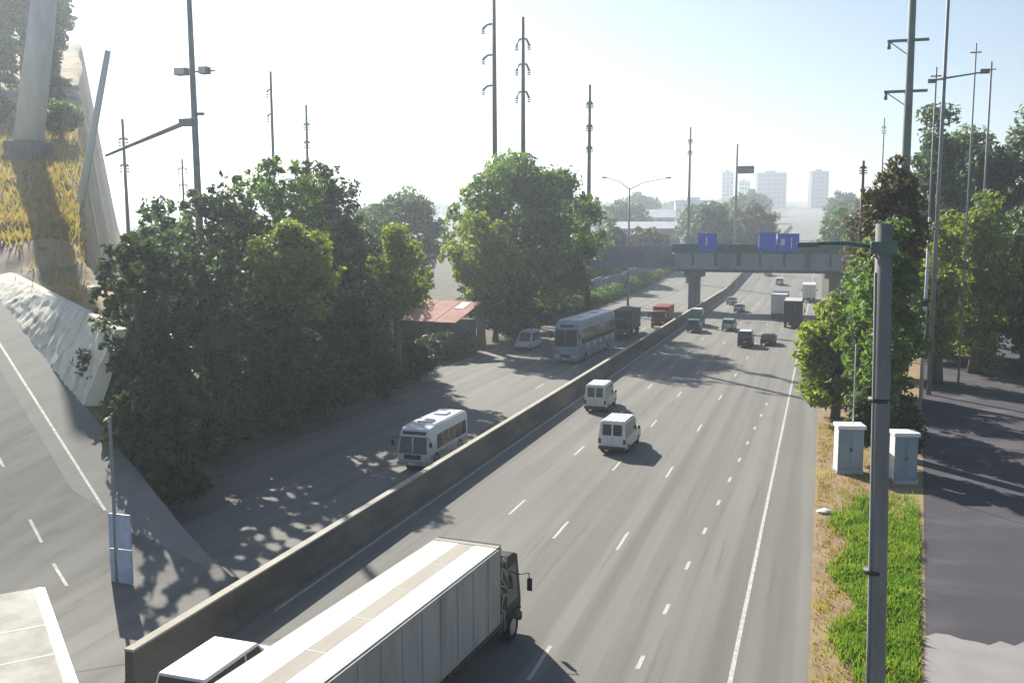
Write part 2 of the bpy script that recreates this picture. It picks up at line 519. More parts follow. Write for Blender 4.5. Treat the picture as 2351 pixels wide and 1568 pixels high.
def brow(a):
    w, e = wl(a), bedge(a)
    r = [w + q for q in (-70, -50, -36, -27, -20, -15, -11, -8, -6, -4.5, -3, -2, -1.2, -.6, 0, .35)]
    r += [w + .35 + (e - w - .35) * i / 22 for i in range(1, 23)]
    return r + [e + q for q in (.15, .35, .6, 1, 1.5, 2.2, 3.2, 4.6, 7, 11, 16)]
nb = len(brow(60))
HAB = []
for a in As:
    for b in brow(a):
        hv.append(ab(a, b, hz(a, b)))
        HAB.append((a, b))
for i in range(len(As) - 1):
    for j in range(nb - 1):
        k = i * nb + j
        hf.append((k, k + nb, k + nb + 1, k + 1))
hill = struct(raw('hillside', hv, hf, 'hill'))
hill.data.materials.append(M['soil'])
for p in hill.data.polygons:
    a, b = HAB[p.vertices[0]]
    if a < 80 and b > (bedge(a) - .3 if a > 58 else el(a) + .3):
        p.material_index = 1
for p in hill.data.polygons:
    p.use_smooth = True

rv, rf = [], []
ras = list(range(36, 54)) + list(range(54, 132, 3))
for a in ras:
    e = el(a)
    for b in (e - 22, max(e + 2.5, wl(a) + .35) if a < 58 else wl(a) + .35):
        rv.append(ab(a, b, zplane(a) + 0.012))
for i in range(len(ras) - 1):
    rf.append((2 * i, 2 * i + 2, 2 * i + 3, 2 * i + 1))
ramp = struct(raw('ramp_road', rv, rf, 'road'))
rv, rf = [], []
SA = [a for a in ras if a > 43]
for a in SA:
    e = el(a)
    rb = wl(a) + .3
    rv += [ab(a, min(rb - .02, e - 0.9 + max(0, 53 - a) * .36), zplane(a) + 0.018), ab(a, rb, zplane(a) + 0.018)]
for i in range(len(SA) - 1):
    rf.append((2 * i, 2 * i + 2, 2 * i + 3, 2 * i + 1))
struct(raw('ramp_shoulder', rv, rf, 'shoulder'))
def ramp_line(name, a0, a1, off, w):
    v = []
    n = 8
    for i in range(n + 1):
        a = a0 + (a1 - a0) * i / n
        b = el(a) + off
        v += [ab(a, b - w / 2, zplane(a) + 0.022), ab(a, b + w / 2, zplane(a) + 0.022)]
    raw(name, v, [(2 * i, 2 * i + 2, 2 * i + 3, 2 * i + 1) for i in range(n)], 'paint', ramp)
ramp_line('edge_line', 50.6, 62, 0, 0.15)
ramp_line('edge_line', 62, 120, 0, 0.15)
for a0 in (56, 48.3, 44.05, 64, 72):
    ramp_line('lane_dash', a0, a0 + 2.2, -3.35, 0.14)

WA = 63.0
rw = thing('retaining_wall', 'cream stained retaining wall beside the climbing side road at the far left', 'wall', ab(58, 0.2, 3.6))
fv, ff, cv, cf = [], [], [], []
wn_ = np.random.default_rng(5)
NA, NT = 90, 9
for i in range(NA):
    a = WA + i * .5
    w, z0, zt_ = wl(a), zplane(a) - .2, ztop(a)
    for j in range(NT):
        t_ = j / (NT - 1)
        off = (wn_.random() - .5) * .22 + .12 * math.sin(a * .9) * math.sin(t_ * 5)
        fv.append(ab(a, w + .05 + 2.3 * t_ + off, z0 + (zt_ - z0) * t_) - rw.location)
    fv.append(ab(a, w + 2.95, zt_) - rw.location)
    fv.append(ab(a, w + 1.2, z0) - rw.location)
    NR = NT + 2
    if i:
        for j in range(NR):
            p0, p1 = (i - 1) * NR, i * NR
            ff.append((p0 + j, p1 + j, p1 + (j + 1) % NR, p0 + (j + 1) % NR))
ff += [tuple(range(NR)), tuple(range((NA - 1) * NR, NA * NR))[::-1]]
raw('sloped_face', fv, ff, 'wall_cream', rw)

# paved yard at the far right, beyond the planted strip
def yx(y):
    return 0.95 + 0.0855 * y
top_ = [(yx(38) + i * .45, 38.6 + .9 * math.sin(i * 1.1) * random.random() + .5 * random.random()) for i in range(50)]
yv = [(90, 20), (yx(20), 20)] + top_ + [(90, 40)]
struct(raw('concrete_apron', [(x, y, 0.014) for x, y in yv], [tuple(range(len(yv)))], 'yard_pale'))
struct(raw('paved_yard', [(yx(36), 36, 0.008), (90, 36, 0.008), (120, 220, 0.008), (yx(220), 220, 0.008)], [(0, 1, 2, 3)], 'yard'))

# ------------------------------------------------------------------ median barrier
bar = thing('median_barrier', 'long stained grey concrete median wall between the two carriageways', 'barrier', (-21.6, 25.6, 0))
def long_prof(name, sec, y0, y1, m, parent):
    """cross-section (x, z) run along the road, in the parent's space"""
    ys = [y0] + ([RISE0] if y0 < RISE0 < y1 else []) + [y1]
    vs, fs = [], []
    n = len(sec)
    oy = parent.location.y
    for y in ys:
        vs += [(x, y - oy, z + gz(y)) for x, z in sec]
    for i in range(len(ys) - 1):
        for k in range(n):
            fs.append((i * n + k, i * n + (k + 1) % n, (i + 1) * n + (k + 1) % n, (i + 1) * n + k))
    fs += [tuple(range(n))[::-1], tuple(range((len(ys) - 1) * n, len(ys) * n))]
    return raw(name, vs, fs, m, parent)
y = 25.6
while y < 232:
    L = 6.0
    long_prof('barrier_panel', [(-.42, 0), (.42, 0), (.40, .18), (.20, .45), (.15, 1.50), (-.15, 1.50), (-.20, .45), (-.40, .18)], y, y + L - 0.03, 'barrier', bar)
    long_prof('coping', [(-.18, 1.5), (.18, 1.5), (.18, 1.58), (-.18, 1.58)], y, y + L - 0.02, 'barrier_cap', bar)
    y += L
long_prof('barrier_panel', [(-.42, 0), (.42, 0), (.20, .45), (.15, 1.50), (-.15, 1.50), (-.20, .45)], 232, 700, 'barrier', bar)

# ------------------------------------------------------------------ overpass
OY = 188.0
op = thing('overpass', 'green and purple grey overpass crossing the highway on dark piers', 'overpass', (0, OY, 0))
box('girder', -26.8, 3.2, -3.0, 3.0, 7.9, 10.9, 'girder_green', op, .06)
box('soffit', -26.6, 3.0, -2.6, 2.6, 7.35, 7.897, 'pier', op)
box('parapet', -27.2, 3.6, -3.25, -2.95, 10.903, 12.6, 'parapet_teal', op, .04)
box('parapet', -27.2, 3.6, 2.95, 3.25, 10.903, 12.6, 'parapet_teal', op, .04)
box('girder', -64.0, -26.83, -3.0, 3.0, 8.0, 10.8, 'girder_purple', op, .06)
box('parapet', -64.0, -27.23, -3.2, -2.95, 10.803, 12.2, 'girder_purple', op, .04)
for xx in (-23.3, 2.2, -46.5):
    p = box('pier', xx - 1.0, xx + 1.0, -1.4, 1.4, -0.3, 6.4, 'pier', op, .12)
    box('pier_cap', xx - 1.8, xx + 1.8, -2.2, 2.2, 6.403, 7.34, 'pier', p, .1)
box('abutment', 3.62, 14, -3.6, 3.6, -0.3, 10.6, 'pier', op, .08)
for xx in np.arange(-62, 3, 2.4):
    box('rail_post', xx - .07, xx + .07, -3.18, -3.04, 12.19 if xx < -27.2 else 12.59, 13.4, 'girder_purple', op)
for z in (13.0, 13.35):
    box('rail', -63, 3.4, -3.14, -3.08, z - .04, z + .04, 'girder_purple', op)
for k in range(7):
    box('stiffener', -25.6 + k * 4.6, -25.35 + k * 4.6, -3.1, -3.003, 7.95, 10.85, 'girder_green', op, .02)
    box('drain_stain', -23.5 + k * 4.1, -23.1 + k * 4.1 + .2 * (k % 3), -3.012, -3.003, 8.6 - .2 * (k % 2), 10.85, 'pier', op)
def sign(x0, x1, z0, z1, label, marks):
    s = thing('road_sign', label, 'sign', ((x0 + x1) / 2, OY - 3.6, z0), 0)
    w = x1 - x0
    box('board', -w / 2, w / 2, -.06, .06, 0, z1 - z0, 'sign_blue', s, .02)
    for sx in (-1, 1):
        box('bracket', sx * w * .3 - .06, sx * w * .3 + .06, .063, .33, -.6, (z1 - z0) * .8, 'pole_grey', s)
    for (a, b, c, d) in marks:
        box('lettering', -w / 2 + w * a, -w / 2 + w * b, -.075, -.061, (z1 - z0) * c, (z1 - z0) * d, 'sign_white', s)
sign(-22.4, -18.9, 11.3, 14.6, 'leftmost large blue road sign on the overpass parapet', [(.42, .5, .3, .8)])
sign(-11.6, -8.3, 11.3, 14.8, 'middle blue road sign on the overpass, with a white strip at its left edge', [(.03, .12, .2, .9)])
sign(-8.0, -4.2, 11.3, 14.6, 'blue road sign on the overpass with a white square, nearest the right pier', [(.14, .34, .35, .7), (.62, .67, .2, .8)])
bw = thing('boundary_wall', 'dark purple grey wall behind the hedge left of the overpass', 'wall', (-47.5, 176, 0))
for k in range(20):
    yy = k * 6.5
    box('wall_panel', -.2, .2, yy, yy + 6.45, gz(176 + yy) - .4, gz(176 + yy) + 4.2 + .25 * (k % 3), 'girder_purple', bw, .03)

# ------------------------------------------------------------------ foliage
def leaf_cloud(clumps, per, leaf, seed, flat=0.75):
    """clumps: array (n,4) centre and radius; leaves scattered in each clump as small kinked faces"""
    g = np.random.default_rng(seed)
    n = len(clumps)
    cnt = np.maximum(6, (per * (clumps[:, 3] / clumps[:, 3].mean()) ** 2)).astype(int)
    idx = np.repeat(np.arange(n), cnt)
    d = g.normal(size=(len(idx), 3))
    d /= np.linalg.norm(d, axis=1)[:, None]
    rr = g.random(len(idx)) ** 0.45
    d2 = d.copy()
    d2[:, 2] *= flat
    pos = clumps[idx, :3] + d2 * (rr * clumps[idx, 3])[:, None]
    nrm = d * 0.8 + g.normal(size=d.shape) * 0.6 + np.array([0, 0, .25])
    nrm /= np.linalg.norm(nrm, axis=1)[:, None]
    t = np.cross(nrm, g.normal(size=d.shape))
    t /= np.linalg.norm(t, axis=1)[:, None]
    b = np.cross(nrm, t)
    s = leaf * (0.6 + 0.8 * g.random(len(idx)))
    L = t * s[:, None]
    W = b * (s * 0.42)[:, None]
    k = nrm * (s * 0.18)[:, None]
    v = np.stack([pos - L, pos - W + k, pos + L, pos + W + k], axis=1).reshape(-1, 3)
    return v

def quads_mesh(name, v, m):
    n = len(v) // 4
    me = bpy.data.meshes.new(name)
    me.vertices.add(len(v))
    me.vertices.foreach_set('co', np.ascontiguousarray(v, dtype=np.float32).ravel())
    me.loops.add(n * 4)
    me.loops.foreach_set('vertex_index', np.arange(n * 4, dtype=np.int32))
    me.polygons.add(n)
    me.polygons.foreach_set('loop_start', np.arange(0, n * 4, 4, dtype=np.int32))
    me.update(calc_edges=True)
    me.materials.append(M[m])
    return me

# leaves cut away along the sun direction, so near left crowns dapple the road
G1 = SD.cross(Vector((0, 0, 1))).normalized()
G2 = SD.cross(G1).normalized()
gg = np.random.default_rng(77)
GC, GN = 0.95, 90
G_c = gg.random((GN, GN, 2)) * .7 + .15
G_r = np.where(gg.random((GN, GN)) < .85, gg.uniform(.14, .54, (GN, GN)), 0)
def open_gaps(v, origin, zmin):
    q = v.reshape(-1, 4, 3)
    c = q.mean(axis=1) + np.array(origin)
    u = (c @ np.array(G1)) / GC
    w = (c @ np.array(G2)) / GC
    iu, iw = np.floor(u).astype(int), np.floor(w).astype(int)
    kill = np.zeros(len(c), bool)
    for du in (-1, 0, 1):
        for dw in (-1, 0, 1):
            a, b = (iu + du) % GN, (iw + dw) % GN
            cc, rr = G_c[a, b], G_r[a, b]
            d = np.hypot(u - (iu + du) - cc[:, 0], w - (iw + dw) - cc[:, 1])
            kill |= d * GC < rr
    kill &= c[:, 2] > zmin
    return q[~kill].reshape(-1, 3)

SEED = [100]
def tree(x, y, top, hw, bot, m, label, leaf=0.34, dens=1.0, name='tree', cat='tree', group=None, base=None, trunk=True, hy=None, lumps=1.0, sparse=1.0, fringe=0, gaps=None):
    SEED[0] += 1
    g = np.random.default_rng(SEED[0])
    z0 = gz(y) if base is None else base
    T = thing(name, label, cat, (x, y, z0), 0, group)
    top -= z0
    bot -= z0
    hy = hy or hw
    cz, rz = (top + bot) / 2, (top - bot) / 2
    vol = (hw * hy * rz) ** (1 / 3)
    cr = 0.30 * vol ** 0.85 * 1.15 * lumps
    nc = int(np.clip(5.5 * (vol / cr) ** 2 * sparse, 14, 150))
    d = g.normal(size=(nc, 3))
    d /= np.linalg.norm(d, axis=1)[:, None]
    r = 0.45 + 0.5 * g.random(nc) ** 0.6
    # uneven outline: a few bulges and bites round the crown
    bul = 1 + 0.16 * np.sin(3 * np.arctan2(d[:, 1], d[:, 0]) + SEED[0]) + 0.12 * np.sin(5 * d[:, 2] + SEED[0] * 2.1)
    sh = np.where(d[:, 2] < 0, 1.0, 1 - 0.22 * d[:, 2] ** 2)
    crad = cr * (0.55 + 0.75 * g.random(nc))
    ctr = np.stack([d[:, 0] * r * bul * sh * np.maximum(hw - cr * .6, hw * .4), d[:, 1] * r * bul * sh * np.maximum(hy - cr * .6, hy * .4), cz + d[:, 2] * r * bul * np.maximum(rz - cr * .5, rz * .4)], axis=1)
    cl = np.concatenate([ctr, crad[:, None]], axis=1)
    # loose twigs that break the outline
    ns = nc // 2
    d3 = g.normal(size=(ns, 3)); d3 /= np.linalg.norm(d3, axis=1)[:, None]
    d3[:, 2] = np.abs(d3[:, 2]) * .9 - .15
    tw = np.stack([d3[:, 0] * hw, d3[:, 1] * hy, cz + d3[:, 2] * rz * .96, np.full(ns, cr * .35)], axis=1)
    cl = np.concatenate([cl, tw])
    if fringe:
        d4 = g.normal(size=(fringe, 3)); d4 /= np.linalg.norm(d4, axis=1)[:, None]
        d4[:, 2] = np.abs(d4[:, 2]) * 1.1 - .1
        fr = g.uniform(.75, .97, fringe)
        cl = np.concatenate([cl, np.stack([d4[:, 0] * hw * fr, d4[:, 1] * hy * fr, cz + d4[:, 2] * rz * fr, g.uniform(.28, .55, fringe)], axis=1)])
    per = dens * 3.4 * (crad.mean() / leaf) ** 2 + 8
    v = leaf_cloud(cl, per, leaf, SEED[0])
    if gaps is not None:
        v = open_gaps(v, (x, y, z0), gaps)
    link('crown', quads_mesh('crown', v, m), None, T)
    if trunk:
        bm = bmesh.new()
        rt = 0.028 * top + 0.06
        lx, ly = (g.random(2) - .5) * hw * .3
        mid = Vector((lx * .5, ly * .5, cz * .55))
        topv = Vector((lx, ly, cz + rz * .3))
        tube_bm(bm, [(0, 0, -.3), (lx * .15, ly * .15, cz * .2), mid, topv], [rt * 1.3, rt, rt * .8, rt * .25], 8)
        for i in range(min(7, nc)):
            e = Vector(ctr[i])
            s = mid.lerp(topv, 0.15 + 0.1 * i)
            tube_bm(bm, [s, s.lerp(e, .5) + Vector((0, 0, -.12 * hw)), e], [rt * .45, rt * .3, rt * .1], 6)
        link('trunk', mesh_of(bm, 'trunk', True), 'bark', T)
    return T

# left bank, near to far
LB = 'trees along the left bank'
tree(-41.6, 53.4, 17.4, 2.7, 2.2, 'leaf_hazed', 'slim grey green tree standing furthest left on the bank, beside the hillside', .24, lumps=.6, sparse=.3, dens=1.1, fringe=40, gaps=2, group=LB)
Pn = ab(61.5, 1.9, 0)  # tree added for the shade it throws over the near left road
tree(Pn.x, Pn.y, 15.8, 2.3, 4.5, 'leaf_dark', 'slender dark tree added for shade at the very end of the hillside', .24, lumps=.6, sparse=.35, dens=1.1, fringe=40, gaps=2, base=max(0, hz(61.5, 1.9)), group=LB)
tree(-44.6, 59.2, 17.8, 4.2, 2.0, 'leaf_hazed', 'bushy grey green tree second from the left edge of the tree belt', .25, lumps=.6, sparse=.35, dens=1.1, fringe=50, gaps=2, group=LB)
tree(-39.2, 50.2, 15.6, 3.0, 2.0, 'leaf_dark', 'dark tree at the foot of the hillside, lowest of the leftmost group', .24, lumps=.6, sparse=.3, dens=1.1, fringe=40, gaps=2, group=LB)
tree(-40.2, 57.6, 14.6, 4.2, 1.2, 'leaf_dark', 'dark low tree in front of the grey green trees near the left end', .25, lumps=.6, sparse=.35, dens=1.1, fringe=40, gaps=2, group=LB)
tree(-45.8, 67.6, 20.2, 5.2, 3.0, 'leaf_dark', 'tall dark tree left of the highest crown in the tree belt', .28, lumps=.65, sparse=.4, dens=1.0, fringe=60, gaps=6, group=LB)
tree(-46.2, 75.6, 22.4, 6.0, 3.0, 'leaf_mid', 'highest broad tree of the left belt, with spiky top', .28, lumps=.65, sparse=.5, dens=1.0, fringe=70, gaps=12, group=LB)
tree(-46.7, 85.0, 22.2, 5.0, 2.5, 'leaf_dark', 'tall dark tree right of the highest crown in the tree belt', .30, fringe=60, gaps=12, group=LB)
tree(-38.0, 64.6, 16.8, 3.7, 8.0, 'leaf_bright', 'yellow green sunlit tree in front of the highest crown', .26, group=LB)
tree(-40.6, 64.5, 11.0, 4.8, 0.6, 'leaf_dark', 'dark spreading understorey tree below the sunlit yellow green one', .28, group=LB)
tree(-47.6, 93.0, 17.2, 5.4, 1.0, 'leaf_dark', 'dark round tree behind the gap beside the tall trees', .30, group=LB)
tree(-39.2, 86.0, 15.9, 3.4, 5.0, 'leaf_bright', 'small yellow green tree just left of the red roofed shack', .27, group=LB)
tree(-40.6, 76.5, 12.0, 4.8, 0.5, 'leaf_dark', 'dark shaded tree at the roadside left of the shack', .28, group=LB)
tree(-51.5, 104, 12.5, 4.2, 0.5, 'leaf_mid', 'low green tree directly behind the shack', .3, group=LB)
tree(-55.0, 72, 17.5, 5.5, 1.0, 'leaf_hazed', 'grey green tree in the second row behind the bushy grey tree', .34, group=LB)
tree(-57.0, 90, 17.5, 6.0, 1.0, 'leaf_hazed', 'grey tree in the second row behind the tallest trees', .36, group=LB)
tree(-78.3, 174, 24.4, 10.5, 3.0, 'leaf_hazed', 'distant rounded blue grey tree seen between the two tall groups', .6, group=LB)
tree(-62.5, 126, 17.5, 7.0, 1.0, 'leaf_hazed', 'grey tree behind the gap, below the distant rounded tree', .45, group=LB)
tree(-41.4, 134.5, 26.8, 11.4, 4.0, 'leaf_mid', 'huge dome shaped tree above the shack and the bus', .42, group=LB)
tree(-41.8, 118.0, 18.6, 5.2, 6.0, 'leaf_bright', 'bright yellow green tree right of the shack, in front of the dome tree', .32, group=LB)
tree(-43.0, 127, 12.0, 5.4, 0.5, 'leaf_dark', 'dark shaded tree below the bright tree right of the shack', .34, group=LB)
tree(-41.6, 151, 21.5, 7.6, 2.0, 'leaf_hazed', 'grey green right shoulder tree of the dome shaped group', .45, group=LB)
tree(-45.2, 168, 14.0, 6.0, 0.5, 'leaf_hazed', 'hazy grey tree behind the large bus', .45, group=LB)
tree(-48, 183, 11.0, 5.0, 0.5, 'leaf_hazed', 'small hazy grey tree just before the overpass', .45, group=LB)
UB = 'bushes under the left trees'
for (x, y, t, w, lab) in [(-33.6, 43.6, 4.4, 2.0, 'dark low bush on the bank end beside the side road shoulder'), (-35.6, 45.2, 8.5, 2.6, 'dark bush on the bank where the cream wall ends'), (-37.4, 48.6, 9.5, 3.2, 'dark bush at the foot of the hillside, nearest the camera'),
                          (-41.5, 51.0, 11.0, 3.4, 'tall dark bush covering the foot of the hillside end'),
                          (-38.8, 55.5, 6.0, 2.8, 'dark bush below the leftmost trees'), (-38.6, 62.0, 5.5, 2.8, 'dark bush below the tall dark tree'),
                          (-38.8, 69.5, 6.0, 3.0, 'dark bush below the highest tree'), (-39.0, 80.5, 5.0, 2.8, 'dark bush at the roadside before the small yellow tree'),
                          (-39.6, 90.5, 4.2, 2.6, 'dark bush just before the red roofed shack'), (-43.6, 106.5, 3.4, 2.6, 'scrubby bush in front of the red roofed shack'), (-41.2, 110.5, 3.0, 2.2, 'low scrub at the right corner of the red roofed shack'), (-40.2, 126.0, 5.0, 3.2, 'dark bush below the dome tree beside the bus'),
                          (-41.4, 140.0, 5.0, 3.2, 'dark bush behind the bus below the dome tree'), (-42.8, 156.0, 5.0, 3.4, 'dark bush on the left verge behind the bus')]:
    tree(x, y, t, w, 0.1, 'leaf_dark', lab, .26, name='bush', cat='bush', group=UB, trunk=False, lumps=.9)
hd = thing('hedge', 'clipped green hedge along the left edge of the road before and beyond the overpass', 'hedge', (-44.4, 205, 0))
for i in range(4):
    cl = np.stack([rng.uniform(-.9, .9, 130), rng.uniform(i * 40 - 45, i * 40 + (-3), 130), rng.uniform(.4, 2.6, 130) + gz(205 + i * 40 - 24), rng.uniform(.6, 1.2, 130)], axis=1)
    link('hedge_section', quads_mesh('hedge_section', leaf_cloud(cl, 50, .3, 60 + i), 'leaf_mid'), None, hd)

# right strip
RB = 'trees along the right verge'
tree(2.6, 98.0, 10.4, 3.0, 0.4, 'leaf_mid', 'green tree filling the gap between the big bush and the pier', .28, group=RB)
tree(1.4, 83.0, 10.2, 3.7, 0.1, 'leaf_bright', 'big bright green bush bulging over the right road edge', .27, dens=1.2, name='bush', cat='bush', group=RB, trunk=True, lumps=.8)
tree(4.0, 91.0, 11.5, 3.0, 0.5, 'leaf_mid', 'green tree behind the big roadside bush', .28, group=RB)
tree(5.0, 111, 14.0, 3.4, 1.0, 'leaf_mid', 'leafy green tree in front of the right overpass pier', .3, group=RB)
tree(6.0, 138, 20.5, 3.6, 5.0, 'leaf_olive', 'olive tree above the right end of the overpass', .34, group=RB)
tree(4.5, 70.9, 21.5, 2.2, 8.0, 'leaf_olive', 'tall thin brown olive tree behind the near lamp post', .22, group=RB, sparse=1.3, lumps=.7)
tree(4.2, 67.0, 15.8, 2.3, 3.2, 'leaf_mid', 'narrow green tree right of the near lamp post', .24, dens=1.2, group=RB)
tree(3.9, 76.5, 14.0, 2.6, 1.0, 'leaf_mid', 'green tree between the near lamp post and the big bush', .26, group=RB)
tree(5.6, 66.2, 5.0, 1.1, 0.1, 'leaf_dark', 'dark low bush behind the right cabinet', .22, name='bush', cat='bush', group=RB, trunk=False)
tree(3.2, 67.8, 5.2, 1.5, 0.1, 'leaf_dark', 'dark low bush behind the left cabinet', .22, name='bush', cat='bush', group=RB, trunk=False)
# trees beyond the yard, at the right edge
YB = 'trees beyond the yard at the right edge'
tree(12.9, 130, 30.5, 4.4, 3.0, 'leaf_hazed', 'tall grey tree left of the yard poles', .4, group=YB)
tree(19.2, 143, 32.0, 6.5, 3.0, 'leaf_hazed', 'tall hazy tree in the middle of the right edge group', .42, group=YB)
tree(25.0, 138, 32.0, 6.0, 3.0, 'leaf_hazed', 'tall hazy tree at the very right edge of the view', .42, group=YB)
tree(16.0, 114, 19.5, 4.4, 1.0, 'leaf_bright', 'yellow olive tree in front of the tall hazy trees', .32, group=YB)
tree(21.8, 118, 21.0, 4.6, 1.0, 'leaf_hazed', 'dull olive tree at the right margin in front of the tall hazy trees', .34, group=YB)
tree(11.4, 106, 17.0, 2.8, 1.0, 'leaf_bright', 'light yellow green tree beside the pale yard pole', .28, group=YB)
tree(14.5, 124, 11.5, 5.5, 0.2, 'leaf_dark', 'dark bush behind the yard, left of the tall grey trees', .36, name='bush', cat='bush', group=YB, trunk=False)
tree(20.5, 130, 13.0, 6.5, 0.2, 'leaf_dark', 'dark bush between the other two at the back of the yard', .36, name='bush', cat='bush', group=YB, trunk=False)
tree(27.5, 124, 13.0, 7.5, 0.2, 'leaf_dark', 'dark broad bush closing the yard at the right margin', .36, name='bush', cat='bush', group=YB, trunk=False)
# hilltop trees, upper left corner
HB = 'trees on the hilltop at the upper left'
for (a, b, tp, w, m, lab) in [(206, -16.5, 24, 6.5, 'leaf_mid', 'green tree at the top left corner, left of the pale column'),
                              (212, -6.3, 22, 4.6, 'leaf_dark', 'dark tree on the hilltop right of the pale column'),
                              (222, -11, 27, 6.5, 'leaf_dark', 'dark tree directly behind the pale column'),
                              (230, -5.6, 23, 4.2, 'leaf_dark', 'dark tree at the right end of the hilltop group'),
                              (186, -13.5, 13, 4.5, 'leaf_mid', 'lower green tree left of the pale column on the slope')]:
    z = hz(a, b)
    P = ab(a, b, z)
    tree(P.x, P.y, z + tp, w, z + 2, m, lab, .5, group=HB, base=z)
for (a, b, tp, w, m, lab) in [(150, -3.4, 6.0, 3.1, 'leaf_mid', 'green bush on the brown slope between the two hillside poles'),
                              (186, -5.0, 5, 2.6, 'leaf_olive', 'brownish bush high on the slope right of the pale column'),
                              (160, -13, 5, 3.6, 'leaf_olive', 'olive scrub left of the pale column foot')]:
    z = hz(a, b)
    P = ab(a, b, z)
    tree(P.x, P.y, z + tp, w, z + .2, m, lab, .36, name='bush', cat='bush', group='bushes on the dry hillside', base=z, trunk=True)
# far trees beyond the overpass
FB = 'far trees beyond the overpass'
for (x, y, t, w, m, lab) in [(-36, 345, 24, 10, 'leaf_hazed', 'far grey tree above the left end of the green girder'), (-24.5, 372, 24.5, 9, 'leaf_olive', 'far olive tree above the middle of the overpass'),
                             (-30, 430, 29, 9, 'leaf_hazed', 'far hazy tree behind the olive tree above the overpass'),
                             (-48, 400, 25, 10, 'leaf_hazed', 'far hazy tree left of the ones above the overpass'), (5.5, 300, 22, 7, 'leaf_mid', 'far green tree right of the highway beyond the overpass'),
                             (9, 240, 19.5, 6, 'leaf_mid', 'green tree beyond the overpass at its right end'), (14, 420, 28, 10, 'leaf_hazed', 'far hazy tree on the right where the highway climbs'),
                             (-60, 520, 30, 13, 'leaf_hazed', 'very far hazy tree left of the climbing highway'), (-53, 236, 15, 6, 'leaf_mid', 'green tree behind the dark wall just beyond the overpass'), (-56, 262, 18, 7, 'leaf_hazed', 'grey tree behind the dark wall further beyond the overpass'),
                             (-52, 300, 17, 7, 'leaf_olive', 'olive tree at the far end of the dark wall'), (-50, 460, 29, 9, 'leaf_hazed', 'first of the hazy trees lining the left of the climbing highway'),
                             (-50, 600, 36, 11, 'leaf_hazed', 'second of the hazy trees lining the left of the climbing highway'), (-52, 780, 46, 14, 'leaf_hazed', 'third and farthest hazy tree lining the left of the climbing highway'),
                             (9, 520, 31, 9, 'leaf_hazed', 'hazy tree lining the right of the climbing highway'), (12, 680, 40, 12, 'leaf_hazed', 'farther hazy tree lining the right of the climbing highway'),
                             (-95, 480, 30, 14, 'leaf_hazed', 'broad hazy tree among the low halls'), (-130, 700, 42, 18, 'leaf_hazed', 'broad very hazy tree behind the low halls')]:
    if lab:
        tree(x, y, t, w, gz(y) + 1, m, lab, .75 if y < 450 else 1.3, group=FB)

gw = np.random.default_rng(31)
nw = 420
wy = gw.uniform(950, 1420, nw)
wx = gw.uniform(-1, 1, nw) * wy * .36 - wy * .17
kp = (wx < -60) | (wx > 14)
wx, wy = wx[kp], wy[kp]
wc = np.stack([wx, wy, (wy - RISE0) * RISE + gw.uniform(1, 11, len(wx)), gw.uniform(5, 10, len(wx))], axis=1)
fw_ = link('far_wood', quads_mesh('far_wood', leaf_cloud(wc, 60, 2.2, 32), 'leaf_hazed'))
fw_['kind'] = 'stuff'
fw_['label'] = 'far hazy belt of trees below the skyline towers'
fw_['category'] = 'wood'

# grass on the right verge
def blades(name, n, fx, fy, hgt, m, seed, parent=None, keep=None):
    g = np.random.default_rng(seed)
    u = g.random((n, 2))
    x = fx[0] + (fx[1] - fx[0]) * u[:, 0]
    y = fy[0] + (fy[1] - fy[0]) * u[:, 1]
    if keep is not None:
        k = keep(x, y, g.random(n))
        x, y = x[k], y[k]
        n = len(x)
    z = np.zeros(n)
    h = hgt * (.4 + .9 * g.random(n)) * (0.55 + .6 * (np.sin(x * 1.9 + 2 * np.sin(y * .9)) * np.cos(y * 1.3) * .5 + .5))
    an = g.random(n) * 6.283
    dx, dy = np.cos(an), np.sin(an)
    w = .018 + .02 * g.random(n)
    ln = h * (g.random(n) - .3) * .9
    b = np.stack([x, y, z], 1)
    s = np.stack([dx * w, dy * w, 0 * w], 1)
    tp = np.stack([x - dy * ln, y + dx * ln, z + h], 1)
    md = np.stack([x - dy * ln * .3, y + dx * ln * .3, z + h * .6], 1)
    v = np.stack([b - s, b + s, md + s * .7, tp], 1).reshape(-1, 3)
    o = link(name, quads_mesh(name, v, m), None, parent)
    o['kind'] = 'stuff'
    return o
def patchy(x, y):
    return .5 + .5 * np.sin(x * 2.3 + 1.4 * np.sin(y * .7)) * np.cos(y * .55 + 1.1 * np.sin(x * 1.7))
gr = blades('grass', 120000, (0.6, 5.6), (26, 66), .32, 'grass', 5,
            keep=lambda x, y, r: r < np.clip((x - 1.0 - .5 * np.sin(y * .8)) / 1.0, 0, 1) * np.clip((60 - y) / 12, 0, 1) * np.clip((0.95 + .0855 * y - .15 - x) / .25, 0, 1) * (.3 + .8 * patchy(x, y)))
gr['label'] = 'bright green tufted grass on the right verge'
gr['category'] = 'grass'
dg = blades('dry_grass', 20000, (0.15, 4.6), (26, 80), .24, 'drygrass', 6, keep=lambda x, y, r: (r < .15 + .75 * patchy(x * 1.3 + 4, y * 1.2) ** 2) & (x < 0.8 + .0855 * y))
dg['label'] = 'thin dry yellow grass on the brown dirt verge'
dg['category'] = 'grass'
g2 = np.random.default_rng(9)
aa = g2.uniform(66, 175, 16000)
aa = aa[(aa > 97) | (g2.random(16000) < .05)][:9000]
NB = len(aa)
bb = np.array([max(-q * .16, wl(q) + 2.9) for q in aa]) * g2.random(NB) - .6
px = AV.x * aa + BV.x * bb; py = AV.y * aa + BV.y * bb
pz = np.array([hz(a, b) for a, b in zip(aa, bb)])
